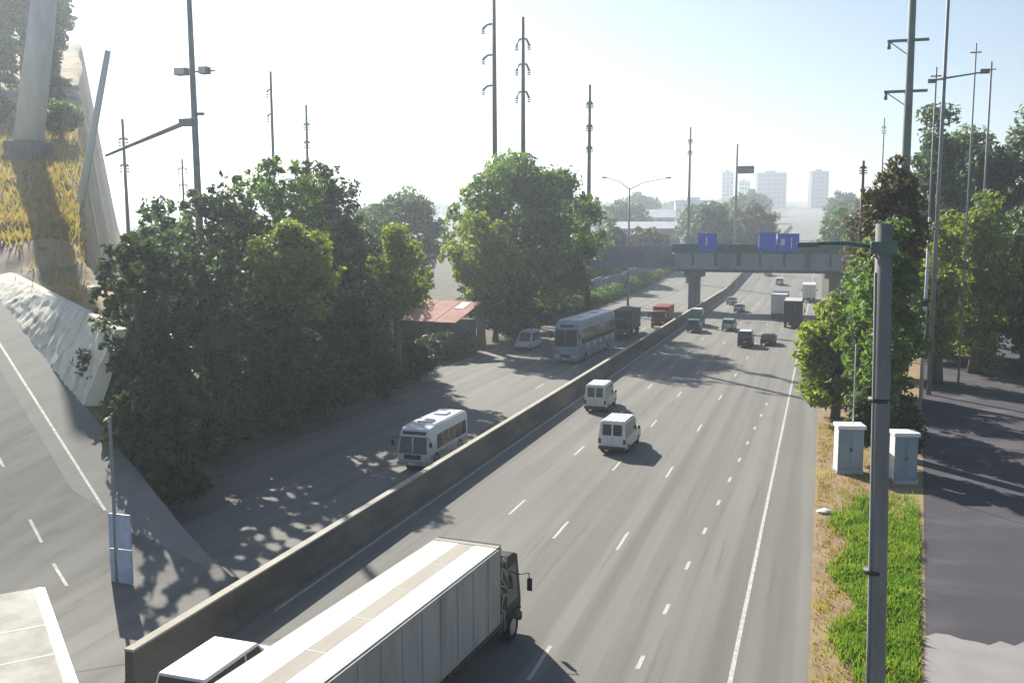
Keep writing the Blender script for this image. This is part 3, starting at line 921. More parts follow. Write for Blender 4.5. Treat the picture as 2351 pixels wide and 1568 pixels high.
hh = g2.uniform(.3, 1.2, NB); an = g2.random(NB) * 6.28; ww = .1
b0 = np.stack([px, py, pz], 1); s_ = np.stack([np.cos(an) * ww, np.sin(an) * ww, 0 * an], 1)
tp = b0 + np.stack([np.sin(an) * .3, np.cos(an) * .3, hh], 1)
hg = link('hillside_grass', quads_mesh('hillside_grass', np.stack([b0 - s_, b0 + s_, b0 * .4 + tp * .6 + s_ * .6, tp], 1).reshape(-1, 3), 'drygrass'))
hg['kind'] = 'stuff'
hg['label'] = 'tall dry yellow grass on the hillside bench'
hg['category'] = 'grass'

# ------------------------------------------------------------------ poles
def insul_pole(x, y, top, r, arms, m, label, group=None, name='utility_pole', lean=0.0, both=True, arm=1.6, drop=.7):
    t = thing(name, label, 'pole', (x, y, gz(y) - .2), 0, group)
    h = top - gz(y)
    tube('post', [(0, 0, 0), (lean * .5, 0, h * .5), (lean, 0, h)], [r * 1.15, r * .9, r * .6], m, t, 10)
    for z in arms:
        z -= gz(y)
        for s in ((-1, 1) if both else (-1,)):
            bm = bmesh.new()
            tube_bm(bm, [(lean, 0, z), (lean + s * arm * .6, 0, z - drop * .15), (lean + s * arm, 0, z - drop)], [r * .35, r * .4, r * .45], 6)
            a = link('bracket_arm', mesh_of(bm, 'bracket_arm', True), m, t)
            bm = bmesh.new()
            for q in range(3):
                tube_bm(bm, [(lean + s * arm, 0, z - drop - .15 - q * .3), (lean + s * arm, 0, z - drop - .02 - q * .3)], [r * .75, r * .55], 8)
            link('insulator', mesh_of(bm, 'insulator', True), m, a)
    return t
PG = 'transmission poles behind the left trees'
insul_pole(-48.0, 142.2, 52.5, .42, [46.2, 41.7, 37.2], 'pole_dark', 'tall dark steel pole with three brackets on its left side, running out of the top', PG, lean=-.3, both=False, arm=1.7, drop=.6)
insul_pole(-45.4, 148.3, 48.2, .42, [45, 41.2, 37], 'pole_dark', 'tall dark steel pole with three pairs of brackets, right of the tallest one', PG, lean=-.2, arm=1.0, drop=1.0)
insul_pole(-42.5, 180.7, 42.3, .42, [39.2, 35, 31], 'pole_dark', 'dark pole with knobbly insulators above the right shoulder of the dome tree', PG, arm=.5, drop=.4)
insul_pole(-64.1, 105.5, 34.5, .24, [32.4, 29.5], 'pole_grey', 'thin grey pole above the highest tree of the left belt', PG, both=False, arm=.5, drop=.2, lean=-.2)
insul_pole(-70.3, 124.5, 33, .26, [30.5, 28], 'pole_grey', 'shorter thin grey pole right of the one above the highest tree', PG, arm=.4, drop=.2)
insul_pole(-74.6, 91.8, 27.8, .25, [25.7, 22.8], 'pole_grey', 'thin grey pole near the left edge above the grey green trees', PG, arm=.5, drop=.1, lean=-.3, both=True)
insul_pole(-68.6, 93.6, 23.4, .17, [22.4, 20.6], 'pole_grey', 'short thin pole left of the twin floodlight mast', PG, arm=.5, drop=.1)
insul_pole(-34.4, 262, 42.2, .42, [39, 36], 'pole_grey', 'thin grey pole beyond the left end of the overpass', PG, arm=.5, drop=.3)
insul_pole(4.3, 127.4, 23.9, .28, [23.2], 'pole_dark', 'dark short pole among the trees at the right end of the overpass', None, arm=.3, drop=.1)
insul_pole(6.5, 128, 29, .12, [28], 'pole_grey', 'very thin pole at the right above the trees', None, arm=.2, drop=.1)

t = thing('floodlight_mast', 'tall grey mast with two box floodlights and a long slanting arm at the left', 'lamp post', (-54.7, 77.0, 0))
tube('post', [(0, 0, -.2), (-.15, 0, 18), (-.35, 0, 37.5)], [.42, .32, .22], 'pole_grey', t, 12)
box('lamp_bar', -2.1, 2.1, -.06, .06, 29.5, 29.64, 'pole_grey', t)
for sx, w in ((-1.35, .62), (1.05, .42)):
    f = box('floodlight', sx - w, sx + w, -.45, .35, 29.3, 29.95, 'pole_grey', t, .08)
    box('lens', sx - w * .85, sx + w * .85, -.47, -.452, 29.36, 29.88, 'lamp', f)
tube('slanting_arm', [(-.2, 0, 25.6), (-1.2, -.3, 25.0), (-8.2, -2.4, 22.1)], [.16, .24, .12], 'pole_grey', t, 8)
box('arm_clamp', -1.6, -.05, -.55, .35, 24.75, 25.45, 'pole_grey', t, .12)
box('top_clamp', -.05, .75, -.2, .2, 25.7, 25.95, 'pole_grey', t, .05)

t = thing('sign_pole', 'thin grey pole carrying a dark board among the far buildings', 'pole', (-26, 306.6, gz(306.6) - .1))
tube('post', [(0, 0, 0), (0, 0, 38.5)], [.5, .3], 'pole_grey', t, 8)
box('board', .35, 5.2, -.2, .2, 29.6, 31.9, 'pole_dark', t, .05)

t = thing('street_lamp', 'twin armed street lamp standing before the left end of the overpass', 'street lamp', (-37.1, 192.8, 0))
tube('post', [(0, 0, -.1), (0, 0, 23.4)], [.26, .16], 'pole_grey', t, 10)
for s, dx, dz in ((-1, -4.4, 2.3), (1, 7.0, 2.2)):
    a = tube('lamp_arm', [(0, 0, 23.2), (dx * .4, dx * .3 * .3, 23.2 + dz * .62), (dx, dx * .3, 23.2 + dz)], [.12, .09, .07], 'pole_grey', t, 6)
    box('lamp_head', dx - .1 if s > 0 else dx - .9, dx + .9 if s > 0 else dx + .1, dx * .3 - .25, dx * .3 + .25, 23.1 + dz, 23.4 + dz, 'pole_grey', a, .05)

t = thing('lamp_post', 'thick concrete lamp post standing nearest the camera in the right verge grass', 'lamp post', (1.42, 21.45, 0))
tube('post', [(0, 0, -.3), (-.02, 0, 6), (-.25, -.05, 15.6)], [.215, .2, .165], 'pole_conc', t, 16)
tube('lamp_arm', [(-.25, 0, 15.1), (-1.0, -.2, 15.2), (-1.75, -.45, 15.2)], [.05, .045, .035], 'pole_green', t, 8)
box('arm_clamp', -.5, .02, -.24, .2, 14.98, 15.24, 'pole_green', t, .04)
box('lamp_head', -1.95, -1.5, -.55, -.35, 15.12, 15.22, 'pole_green', t, .03)
tube('conduit', [(-.17, -.14, 0), (-.2, -.14, 7), (-.38, -.16, 14.6)], [.03, .03, .03], 'pole_grey', t, 6)
for z in (4.5, 8.2, 11.9):
    tube('strap', [(-.03 - z * .014, 0, z), (-.03 - z * .014, 0, z + .08)], [.225, .225], 'pole_dark', t, 16)

t = thing('utility_pole', 'green grey utility pole with two crossarms rising out of the top right', 'pole', (7.1, 97.0, 0))
tube('post', [(0, 0, -.2), (-.15, 0, 18), (-.25, 0, 39)], [.45, .40, .32], 'pole_green', t, 12)
for z, l in ((32.4, 2.2), (27.9, 2.3)):
    a = box('crossarm', -l, l * .6, -.1, .1, z - .12, z + .12, 'pole_green', t)
    tube('insulator', [(-l + .16, 0, z - .7), (-l + .16, 0, z - .1)], [.16, .12], 'pole_green', a, 8)
    tube('brace', [(-l + .3, 0, z - .14), (-.25, 0, z - 1.4)], [.05, .05], 'pole_green', a, 6)

YP = 'poles beside the yard'
t = thing('lamp_post', 'dark yard lamp post with one long arm at the right edge', 'lamp post', (9.9, 97.7, 0), 0, YP)
tube('post', [(0, 0, -.1), (0, 0, 37)], [.22, .15], 'pole_grey', t, 10)
tube('lamp_arm', [(-1.0, -.2, 28.8), (0, 0, 29.0), (3.4, .6, 29.5)], [.09, .1, .07], 'pole_grey', t, 6)
box('lamp_head', 3.0, 3.8, .4, .8, 29.35, 29.75, 'pole_grey', t, .05)
box('lamp_head', -1.4, -.7, -.4, 0, 28.6, 28.95, 'pole_grey', t, .05)
for (x, y, h, r, m, lab) in [(9.7, 102.9, 30.8, .10, 'pole_grey', 'thin grey pole left of the yard lamp post'), (13.2, 104, 33, .09, 'pole_grey', 'thin pale pole just right of the yard lamp post'),
                             (17.0, 121, 33.8, .13, 'pole_grey', 'thin pole further right above the hazy yard trees'), (8.9, 94, 16.5, .15, 'column', 'pale slim pole before the yellow green yard tree')]:
    t = thing('utility_pole', lab, 'pole', (x, y, 0), 0, YP)
    tube('post', [(0, 0, -.1), (0, 0, h)], [r * 1.2, r * .8], m, t, 8)
    box('crossarm', -.5, .5, -.05, .05, h - .9, h - .78, m, t)

# column and leaning pole on the hillside
a_, b_ = 138.3, -7.0
P = ab(a_, b_, hz(a_, b_))
t = thing('column', 'massive pale tapering column on a dark block on the dry hillside, upper left', 'column', P)
tube('shaft', [(0, 0, 1.6), (1.9, .4, 12), (4.4, .9, 26)], [1.8, 1.6, 1.35], 'column', t, 20)
box('base_block', -2.1, 2.1, -2.0, 2.0, -1.0, 1.8, 'pier', t, .25)
P = ab(113.3, -1.25, hz(113.3, -1.25))
t = thing('leaning_pole', 'leaning pale pole at the right end of the dry hillside', 'pole', P)
tube('post', [(0, 0, -.5), (2.2, .3, 8), (4.2, .55, 15.8)], [.42, .37, .3], 'column', t, 12)
tube('stay', [(.5, .1, -.3), (4.25, .55, 15.2)], [.06, .05], 'pole_grey', t, 6)

# cabinets
def cabinet(x, y, w, d, h, rz, label, mast=False):
    t = thing('cabinet', label, 'cabinet', (x, y, 0), rz, 'roadside cabinets on the right verge')
    box('plinth', -w / 2 - .06, w / 2 + .06, -d / 2 - .06, d / 2 + .06, -.1, .22, 'concrete', t, .03)
    box('body', -w / 2, w / 2, -d / 2, d / 2, .222, h - .16, 'cab_blue', t, .03)
    box('lid', -w / 2 - .1, w / 2 + .1, -d / 2 - .12, d / 2 + .12, h - .157, h + .08, 'cab_white', t, .05)  # white of lid and left side paints in the sun on those edges
    box('sunlit_side', -w / 2 - .03, -w / 2 - .003, -d / 2 + .02, d / 2 - .02, .24, h - .17, 'cab_white', t)
    for s in (-1, 1):
        dr = box('door', s * w / 4 - w * .225, s * w / 4 + w * .225, -d / 2 - .03, -d / 2 - .003, .4, h - .35, 'cab_blue', t, .01)
        box('handle', s * .06 - .02, s * .06 + .02, -d / 2 - .06, -d / 2 - .031, h * .48, h * .56, 'pole_dark', dr)
    if mast:
        tube('mast', [(w * .12, 0, h + .05), (w * .12, 0, h + 5.2)], [.045, .03], 'cab_white', t, 8)
cabinet(2.0, 64.6, 1.55, 1.2, 3.05, R(12), 'blue grey cabinet with sunlit white lid and thin mast left of the near lamp post', True)
cabinet(5.15, 63.0, 1.35, 1.1, 3.1, R(12), 'blue grey cabinet with sunlit white lid right of the near lamp post')

t = thing('banner_post', 'pale blue hanging sign board on a slim post at the foot of the left bank', 'sign', (-28.5, 33.3, 0))
tube('post', [(0, 0, -.1), (0, 0, 7.6)], [.09, .06], 'pole_grey', t, 8)
for z0 in (.35, 1.9):
    box('board', -.3, .8, -.05, .05, z0, z0 + 1.5, 'board_blue', t, .02)

# shack beside the road
t = thing('shack', 'dark shack with faded red and white patched roof among the left trees', 'shack', (-46.2, 113.5, 0), R(-12))
box('wall', -4.2, 4.2, -2.6, 2.6, -.1, 4.2, 'shack_wall', t)
for i in range(6):
    x0 = -4.7 + i * 1.58
    m = 'tarp_red'
    raw('roof_sheet', [(x0, -3.2, 4.15 + .03 * (i % 2)), (x0 + 1.62, -3.2, 4.15 + .03 * (i % 2)), (x0 + 1.62, 3.0, 6.3 + .03 * (i % 2)), (x0, 3.0, 6.3 + .03 * (i % 2)),
                       (x0, -3.2, 4.09 + .03 * (i % 2)), (x0 + 1.62, -3.2, 4.09 + .03 * (i % 2)), (x0 + 1.62, 3.0, 6.24 + .03 * (i % 2)), (x0, 3.0, 6.24 + .03 * (i % 2))],
        [(0, 1, 2, 3), (7, 6, 5, 4), (0, 4, 5, 1), (1, 5, 6, 2), (2, 6, 7, 3), (3, 7, 4, 0)], m, t)
raw('roof_patch', [(2.2, .6, 5.54), (3.5, .6, 5.54), (3.5, 2.6, 6.23), (2.2, 2.6, 6.23), (2.2, .6, 5.44), (3.5, .6, 5.44), (3.5, 2.6, 6.13), (2.2, 2.6, 6.13)],
    [(0, 1, 2, 3), (7, 6, 5, 4), (0, 4, 5, 1), (1, 5, 6, 2), (2, 6, 7, 3), (3, 7, 4, 0)], 'tarp_white', t)
box('door', -1.0, .1, -2.64, -2.603, 0, 2.2, 'pole_dark', t)
for x in (-3.2, 1.2, 2.9):
    w = box('window', x, x + 1.0, -2.64, -2.603, 1.4, 2.5, 'glass', t)
    box('sill', x - .1, x + 1.1, -2.72, -2.642, 1.3, 1.39, 'concrete', w)
box('side_canopy', -6.0, -4.75, -3.2, 2.0, 3.3, 3.4, 'concrete', t)
for yy in (-3.0, 1.8):
    tube('canopy_post', [(-5.8, yy, 0), (-5.8, yy, 3.3)], [.07, .07], 'pole_grey', t, 6)
for (x, y, s, lab) in [(-49.0, 107.6, .8, 'pale sack beside the shack corner, the larger one'), (-50.6, 106.8, .55, 'small pale sack left of the larger one by the shack')]:
    bm = bmesh.new()
    bmesh.ops.create_icosphere(bm, subdivisions=2, radius=s)
    for v in bm.verts:
        v.co.z *= .8
        v.co += Vector((random.uniform(-.06, .06), random.uniform(-.06, .06), random.uniform(-.05, .05)))
    o = link('sack', mesh_of(bm, 'sack', True), 'tarp_white')
    o.location = (x, y, s * .7)
    tag(o, lab, 'sack', 'sacks by the shack')

# ------------------------------------------------------------------ vehicles (local +Y is forward)
def side_x(w, z, zb, taper):
    return w / 2 - max(0.0, z - zb) * taper

def van(x, y, rz, m, label, L=4.7, W=1.85, H=2.1, group=None, roof='white'):
    t = thing('van', label, 'van', (x, y, gz(y)), rz, group)
    r, f = -L / 2, L / 2
    zb, tp = 1.05, 0.09
    b = prof('body', [(r, .36), (f, .36), (f + .02, .85), (f - .35, 1.06), (f - .95, 1.12), (f - 1.65, H - .06), (r + .12, H), (r - .02, 1.1)], W, m, t, .06, tp, zb)
    wr = side_x(W, H, zb, tp)
    box('roof', -wr + .06, wr - .06, r + .2, f - 1.75, H - .02, H + .05, roof, t, .03)
    for k in range(4):
        xx = -wr + .25 + k * (2 * wr - .5) / 3
        box('roof_rib', xx - .03, xx + .03, r + .3, f - 1.9, H + .05, H + .075, 'offwhite', t)
    z0, z1 = 1.18, H - .2
    for s in (-1, 1):
        for (a, c) in ((r + .28, r + 1.25), (r + 1.35, r + 2.25), (r + 2.35, f - 1.5)):
            q = [(s * side_x(W, z0, zb, tp), a, z0), (s * side_x(W, z0, zb, tp), c, z0), (s * side_x(W, z1, zb, tp), c - (.18 if c > 0.5 else 0), z1), (s * side_x(W, z1, zb, tp), a, z1)]
            panel('side_window', q if s > 0 else q[::-1], 'glass', t)
        panel('tail_lamp', [(s * W / 2 - (.2 if s > 0 else 0), r - .015, .75), (s * W / 2 + (0 if s > 0 else .2), r - .015, .75), (s * W / 2 + (0 if s > 0 else .2), r - .02, 1.08), (s * W / 2 - (.2 if s > 0 else 0), r - .02, 1.08)], 'tail', t, .02)
        panel('head_lamp', [(s * .62 + .2, f + .01, .66), (s * .62 - .2, f + .01, .66), (s * .62 - .2, f + .015, .84), (s * .62 + .2, f + .015, .84)], 'lamp', t, .02)
        mr = box('mirror', s * (W / 2 + .04), s * (W / 2 + .22), f - 1.35, f - 1.25, 1.2, 1.42, 'black', t, .02) if s > 0 else box('mirror', -(W / 2 + .22), -(W / 2 + .04), f - 1.35, f - 1.25, 1.2, 1.42, 'black', t, .02)
        # rear pair of windows
        xa, xb = (.06, wr - .18) if s > 0 else (-wr + .18, -.06)
        panel('rear_window', [(xa, r + .015, z0 + .02), (xb, r + .015, z0 + .02), (xb, r + .1, z1 + .02), (xa, r + .1, z1 + .02)], 'glass', t, .02)
        for yy in (r + .85, f - .85):
            wheel(t, s * (W / 2 - .1), yy, .34, .22)
    wz0, wz1 = 1.17, H - .14
    ya, yb = f - .95, f - 1.62
    panel('windscreen', [(W / 2 - .16, ya - .02, wz0), (-W / 2 + .16, ya - .02, wz0), (-wr + .14, yb + .04, wz1), (wr - .14, yb + .04, wz1)], 'glass', t, .03)
    box('bumper', -W / 2 + .02, W / 2 - .02, r - .14, r + .05, .34, .56, 'chassis', t, .04)
    box('bumper', -W / 2 + .02, W / 2 - .02, f - .05, f + .12, .34, .56, 'chassis', t, .04)
    box('number_plate', -.2, .2, r - .06, r - .035, .7, .86, 'plate', t)
    box('door_seam', -.012, .012, r - .035, r + .02, .58, 1.15, 'chassis', t)
    box('underbody', -W / 2 + .25, W / 2 - .25, r + .2, f - .2, .22, .37, 'chassis', t)
    return t

def bus(x, y, rz, label, L, W, H, m, skirt, nwin, roof='white', two_tone=None):
    t = thing('bus', label, 'bus', (x, y, gz(y)), rz)
    r, f = -L / 2, L / 2
    k = H / 3.3
    prof('body', [(r, .4), (f - .1, .4), (f, .6), (f - .02, 1.25 * k), (f - .32 * k, 2.75 * k), (f - .75 * k, H - .08), (f - 1.5, H), (r + .35, H), (r, H - .3)], W, m, t, .1, .04, 1.2 * k)
    wr = side_x(W, H, 1.2 * k, .04)
    box('roof', -wr + .12, wr - .12, r + .5, f - 1.5, H - .02, H + .05, roof, t, .03)
    for j in range(2):
        c = r + L * (.3 + .38 * j)
        box('roof_hatch', -.45, .45, c - .5, c + .5, H + .05, H + .16, 'offwhite', t, .03)
    z0, z1 = 1.45 * k, 2.55 * k
    for s in (-1, 1):
        q = lambda a, c, u, v: [(s * side_x(W, u, 1.2 * k, .04), a, u), (s * side_x(W, u, 1.2 * k, .04), c, u), (s * side_x(W, v, 1.2 * k, .04), c, v), (s * side_x(W, v, 1.2 * k, .04), a, v)][::s]
        step = (L - 1.9) / nwin
        for j in range(nwin):
            a = r + .4 + j * step
            panel('side_window', q(a, a + step - .12, z0, z1), 'glass', t)
        panel('side_stripe', q(r + .15, f - .5, .75 * k, 1.15 * k), skirt, t, .006)
        if two_tone:
            for j in range(5):
                a = r + 1.0 + j * (L - 3) / 5
                panel('side_graphic', q(a, a + .9, 1.0 * k, 1.38 * k), two_tone, t, .012)
        panel('head_lamp', [(s * W * .34 + .24, f + .0, .72), (s * W * .34 - .24, f + .0, .72), (s * W * .34 - .24, f + .0, .98), (s * W * .34 + .24, f + .0, .98)], 'lamp', t, .03)
        a = tube('mirror_arm', [(s * (W / 2 - .12), f - .3 * k, 2.6 * k), (s * (W / 2 + .22), f + .12, 2.55 * k), (s * (W / 2 + .25), f + .15, 2.3 * k)], [.03, .03, .03], 'black', t, 6)
        box('mirror', s * (W / 2 + .25) - .1, s * (W / 2 + .25) + .1, f + .08, f + .18, 1.95 * k, 2.35 * k, 'black', a, .03)
        for yy in (r + L * .22, f - L * .2):
            wheel(t, s * (W / 2 - .14), yy, .5, .3)
    hw = W / 2 - .12
    panel('windscreen', [(hw, f - .03, 1.35 * k), (-hw, f - .03, 1.35 * k), (-hw + .06, f - .29 * k, 2.62 * k), (hw - .06, f - .29 * k, 2.62 * k)], 'glass', t, .035)
    box('wiper_divider', -.025, .025, f - .32, f + .03, 1.4 * k, 2.6 * k, m, t)
    panel('destination_board', [(.8, f - .35 * k, 2.78 * k), (-.8, f - .35 * k, 2.78 * k), (-.8, f - .5 * k, 2.98 * k), (.8, f - .5 * k, 2.98 * k)], 'black', t, .05)
    box('bumper', -W / 2 + .03, W / 2 - .03, f - .06, f + .16, .36, .66, skirt, t, .05)
    box('grille', -.6, .6, f - .02, f + .03, .75, 1.05, 'chassis', t, .02)
    box('number_plate', -.22, .22, f + .161, f + .18, .44, .58, 'plate', t)
    panel('rear_window', [(-hw, r - .0, 1.6 * k), (hw, r - .0, 1.6 * k), (hw, r, 2.5 * k), (-hw, r, 2.5 * k)], 'glass', t, .02)
    box('underbody', -W / 2 + .3, W / 2 - .3, r + .3, f - .3, .25, .42, 'chassis', t)
    return t

def car(x, y, rz, m, label, L=4.4, W=1.78, H=1.5, suv=False, group=None, cat='car'):
    t = thing('car', label, cat, (x, y, gz(y)), rz, group)
    r, f = -L / 2, L / 2
    if suv:
        H = max(H, 1.75)
        pts = [(r, .38), (f, .38), (f + .02, .8), (f - .25, .98), (f - 1.1, 1.06), (f - 1.85, H), (r + .3, H), (r, 1.1)]
        fr, rr_ = (f - 1.12, f - 1.82), (r + .03, r + .26)
    else:
        pts = [(r, .36), (f, .36), (f + .02, .68), (f - .2, .8), (f - 1.25, .93), (f - 1.95, H), (r + 1.2, H), (r + .55, .98), (r, .95)]
        fr, rr_ = (f - 1.27, f - 1.92), (r + .58, r + 1.16)
    zb = .95
    prof('body', pts, W, m, t, .06, .14, zb)
    wr = side_x(W, H, zb, .14)
    panel('windscreen', [(W / 2 - .14, fr[0], 1.0 if not suv else 1.1), (-W / 2 + .14, fr[0], 1.0 if not suv else 1.1), (-wr + .1, fr[1], H - .06), (wr - .1, fr[1], H - .06)], 'glass', t, .035)
    panel('rear_window', [(-W / 2 + .16, rr_[0], 1.04 if not suv else 1.15), (W / 2 - .16, rr_[0], 1.04 if not suv else 1.15), (wr - .1, rr_[1], H - .08), (-wr + .1, rr_[1], H - .08)], 'glass', t, .035)
    for s in (-1, 1):
        z0, z1 = 1.02 if not suv else 1.12, H - .1
        ya = (r + .85, -.08, f - 1.55) if not suv else (r + .35, -.1, f - 1.45)
        for a, c in ((ya[0], ya[1] - .04), (ya[1] + .04, ya[2])):
            q = [(s * side_x(W, z0, zb, .14), a, z0), (s * side_x(W, z0, zb, .14), c, z0), (s * side_x(W, z1, zb, .14), min(c, fr[1] - .05), z1), (s * side_x(W, z1, zb, .14), max(a, rr_[1] + .05), z1)]
            panel('side_window', q if s > 0 else q[::-1], 'glass', t)
        xs = s * W * .36
        panel('tail_lamp', [(xs - .2, r - .01, .7), (xs + .2, r - .01, .7), (xs + .2, r - .01, .88), (xs - .2, r - .01, .88)], 'tail', t, .02)
        panel('head_lamp', [(xs + .2, f + .01, .6), (xs - .2, f + .01, .6), (xs - .2, f + .01, .74), (xs + .2, f + .01, .74)], 'lamp', t, .02)
        box('mirror', min(s * (W / 2), s * (W / 2 + .18)), max(s * (W / 2), s * (W / 2 + .18)), f - 1.5, f - 1.4, .98, 1.14, m, t, .02)
        for yy in (r + .8, f - .8):
            wheel(t, s * (W / 2 - .1), yy, .33, .21)
    box('bumper', -W / 2 + .04, W / 2 - .04, r - .08, r + .05, .34, .56, 'chassis', t, .03)
    box('bumper', -W / 2 + .04, W / 2 - .04, f - .05, f + .08, .34, .52, 'chassis', t, .03)
    box('number_plate', -.2, .2, r - .1, r - .081, .42, .54, 'plate', t)
    return t

def truck(x, y, rz, label, L, W, H, side, stripes, cabm, cabH=2.9, group=None):
    """box lorry; the box front sits at local y=0, the cab lies ahead of it"""
    t = thing('truck', label, 'truck', (x, y, gz(y)), rz, group)
    zb = 1.05
    box('cargo_box', -W / 2, W / 2, -L, 0, zb, H, side, t, .03)
    n = len(stripes)
    ws = [s[1] for s in stripes]
    tot = sum(ws)
    xx = -W / 2 + .02
    for (m, w) in stripes:
        ww = (W - .04) * w / tot
        o = box('roof_sheet', xx + .006, xx + ww - .006, -L + .03, -.25, H - .005, H + .03, m, t, .01)
        xx += ww
    for k in range(1, int(L / 2.44)):
        box('roof_seam', -W / 2 + .03, W / 2 - .03, -.25 - k * 2.44, -.225 - k * 2.44, H + .028, H + .038, 'offwhite', t)
    box('roof_front_edge', -W / 2 + .01, W / 2 - .01, -.24, .02, H - .004, H + .045, 'roof_dirty', t, .015)
    for s in (-1, 1):
        for k in range(int(L / 1.25)):
            yy = -L + .62 + k * 1.25
            box('side_rib', min(s * (W / 2 + .002), s * (W / 2 + .03)), max(s * (W / 2 + .002), s * (W / 2 + .03)), yy - .025, yy + .025, zb + .1, H - .12, side, t)
        box('top_rail', min(s * (W / 2 + .003), s * (W / 2 + .05)), max(s * (W / 2 + .003), s * (W / 2 + .05)), -L + .01, -.01, H - .11, H - .01, side, t)
        box('bottom_rail', min(s * (W / 2 + .003), s * (W / 2 + .05)), max(s * (W / 2 + .003), s * (W / 2 + .05)), -L + .01, -.01, zb, zb + .12, 'chassis', t)
        for yy in (-L + 1.3, -L + 2.5):
            wheel(t, s * (W / 2 - .2), yy, .52, .32)
        wheel(t, s * (W / 2 - .2), 1.35, .52, .32)
        box('fuel_tank', min(s * .55, s * 1.1), max(s * .55, s * 1.1), -3.2, -2.0, .55, 1.0, 'chassis', t, .06)
        a = tube('mirror_arm', [(s * (W / 2 - .1), 2.0, 2.35), (s * (W / 2 + .28), 2.15, 2.4), (s * (W / 2 + .3), 2.15, 1.7)], [.025, .025, .025], 'black', t, 6)
        box('mirror', s * (W / 2 + .3) - .1, s * (W / 2 + .3) + .1, 2.12, 2.2, 1.7, 2.2, 'black', a, .02)
    cw = W - .2
    prof('cab', [(.2, .6), (2.25, .6), (2.3, 1.35), (2.05, cabH - .15), (1.75, cabH), (.2, cabH)], cw, cabm, t, .07, .03, 1.4)
    panel('windscreen', [(cw / 2 - .1, 2.28, 1.5), (-cw / 2 + .1, 2.28, 1.5), (-cw / 2 + .16, 2.08, cabH - .3), (cw / 2 - .16, 2.08, cabH - .3)], 'glass', t, .03)
    for s in (-1, 1):
        q = [(s * side_x(cw, 1.5, 1.4, .03), .85, 1.5), (s * side_x(cw, 1.5, 1.4, .03), 1.9, 1.5), (s * side_x(cw, cabH - .4, 1.4, .03), 1.8, cabH - .4), (s * side_x(cw, cabH - .4, 1.4, .03), .85, cabH - .4)]
        panel('side_window', q if s > 0 else q[::-1], 'glass', t)
        xs = s * cw * .36
        panel('head_lamp', [(xs + .2, 2.3, .8), (xs - .2, 2.3, .8), (xs - .2, 2.3, 1.02), (xs + .2, 2.3, 1.02)], 'lamp', t, .03)
        panel('tail_lamp', [(xs - .18, -L - .01, .78), (xs + .18, -L - .01, .78), (xs + .18, -L - .01, .98), (xs - .18, -L - .01, .98)], 'tail', t, .03)
    tube('air_intake', [(cw / 2 - .12, .12, 1.0), (cw / 2 - .12, .12, cabH + .2), (cw / 2 - .02, .3, cabH + .35)], [.09, .09, .11], 'chassis', t, 8)
    tube('exhaust', [(-cw / 2 + .12, .12, 1.0), (-cw / 2 + .12, .12, cabH + .3)], [.07, .07], 'chassis', t, 8)
    box('chassis_frame', -.5, .5, -L + .1, 2.2, .62, 1.04, 'chassis', t)
    box('bumper', -cw / 2, cw / 2, 2.2, 2.42, .42, .75, 'chassis', t, .04)
    box('rear_bumper', -W / 2 + .1, W / 2 - .1, -L - .02, -L + .12, .5, .66, 'chassis', t, .02)
    for s in (-1, 1):
        d = box('rear_door', min(s * .02, s * (W / 2 - .05)), max(s * .02, s * (W / 2 - .05)), -L - .035, -L - .003, zb + .08, H - .1, side, t, .01)
        tube('lock_rod', [(s * .3, -L - .06, zb + .12), (s * .3, -L - .06, H - .14)], [.02, .02], 'rim', d, 6)
    box('mudguard', W / 2 - .42, W / 2 + .01, .7, 2.0, 1.05, 1.12, 'chassis', t)
    return t

# foreground lorry and the white pick-up beside it
tk = truck(-12.05, 32.4, R(-4.5), 'big box lorry with two white roof stripes in the foreground', 13.0, 2.6, 4.05, 'box_side',
      [('roof_grey', .30), ('roof_white', .62), ('roof_dirty', .55), ('roof_white', .70), ('roof_grey', .12)], 'chassis', 3.3)
# rolled load covers, ropes and rack hung on the lorry's front bulkhead
bm = bmesh.new()
for k in range(22):
    z = random.uniform(1.4, 3.9)
    x0 = random.uniform(.9, 1.25)
    tube_bm(bm, [(x0, .12, z), (x0 + random.uniform(.05, .3), random.uniform(.2, .5), z - random.uniform(0, .3)), (x0 + random.uniform(-.1, .3), random.uniform(.3, .75), z - random.uniform(.3, 1.0))],
            [random.uniform(.02, .06), random.uniform(.03, .07), .02], 6)
link('rope_bundle', mesh_of(bm, 'rope_bundle', True), 'roof_dirty', tk)
box('bulkhead_rack', -1.25, 1.25, .03, .16, 1.2, 4.1, 'chassis', tk, .02)
car(-18.3, 26.2, R(-1), 'white', 'white pick-up shaped car between the lorry and the median wall, at the lower left', 5.0, 1.95, 1.85, suv=True)
truck(-17.7, 17.5, R(-131), 'white roofed box truck at the bottom left corner', 11.2, 2.7, 3.2, 'offwhite', [('roof_white', .2), ('roof_cream', 1.5), ('roof_white', .25)], 'white', 2.6)

# vans on the near carriageway
VG = 'white vans side by side on the near carriageway'
van(-13.35, 67.2, R(-2), 'offwhite', 'white roofed van nearest the camera, casting a long shadow', 4.9, 1.95, 2.25, VG)
van(-18.0, 81.8, R(1), 'offwhite', 'white roofed van against the median wall, just behind the nearer van', 4.9, 1.9, 2.3, VG)

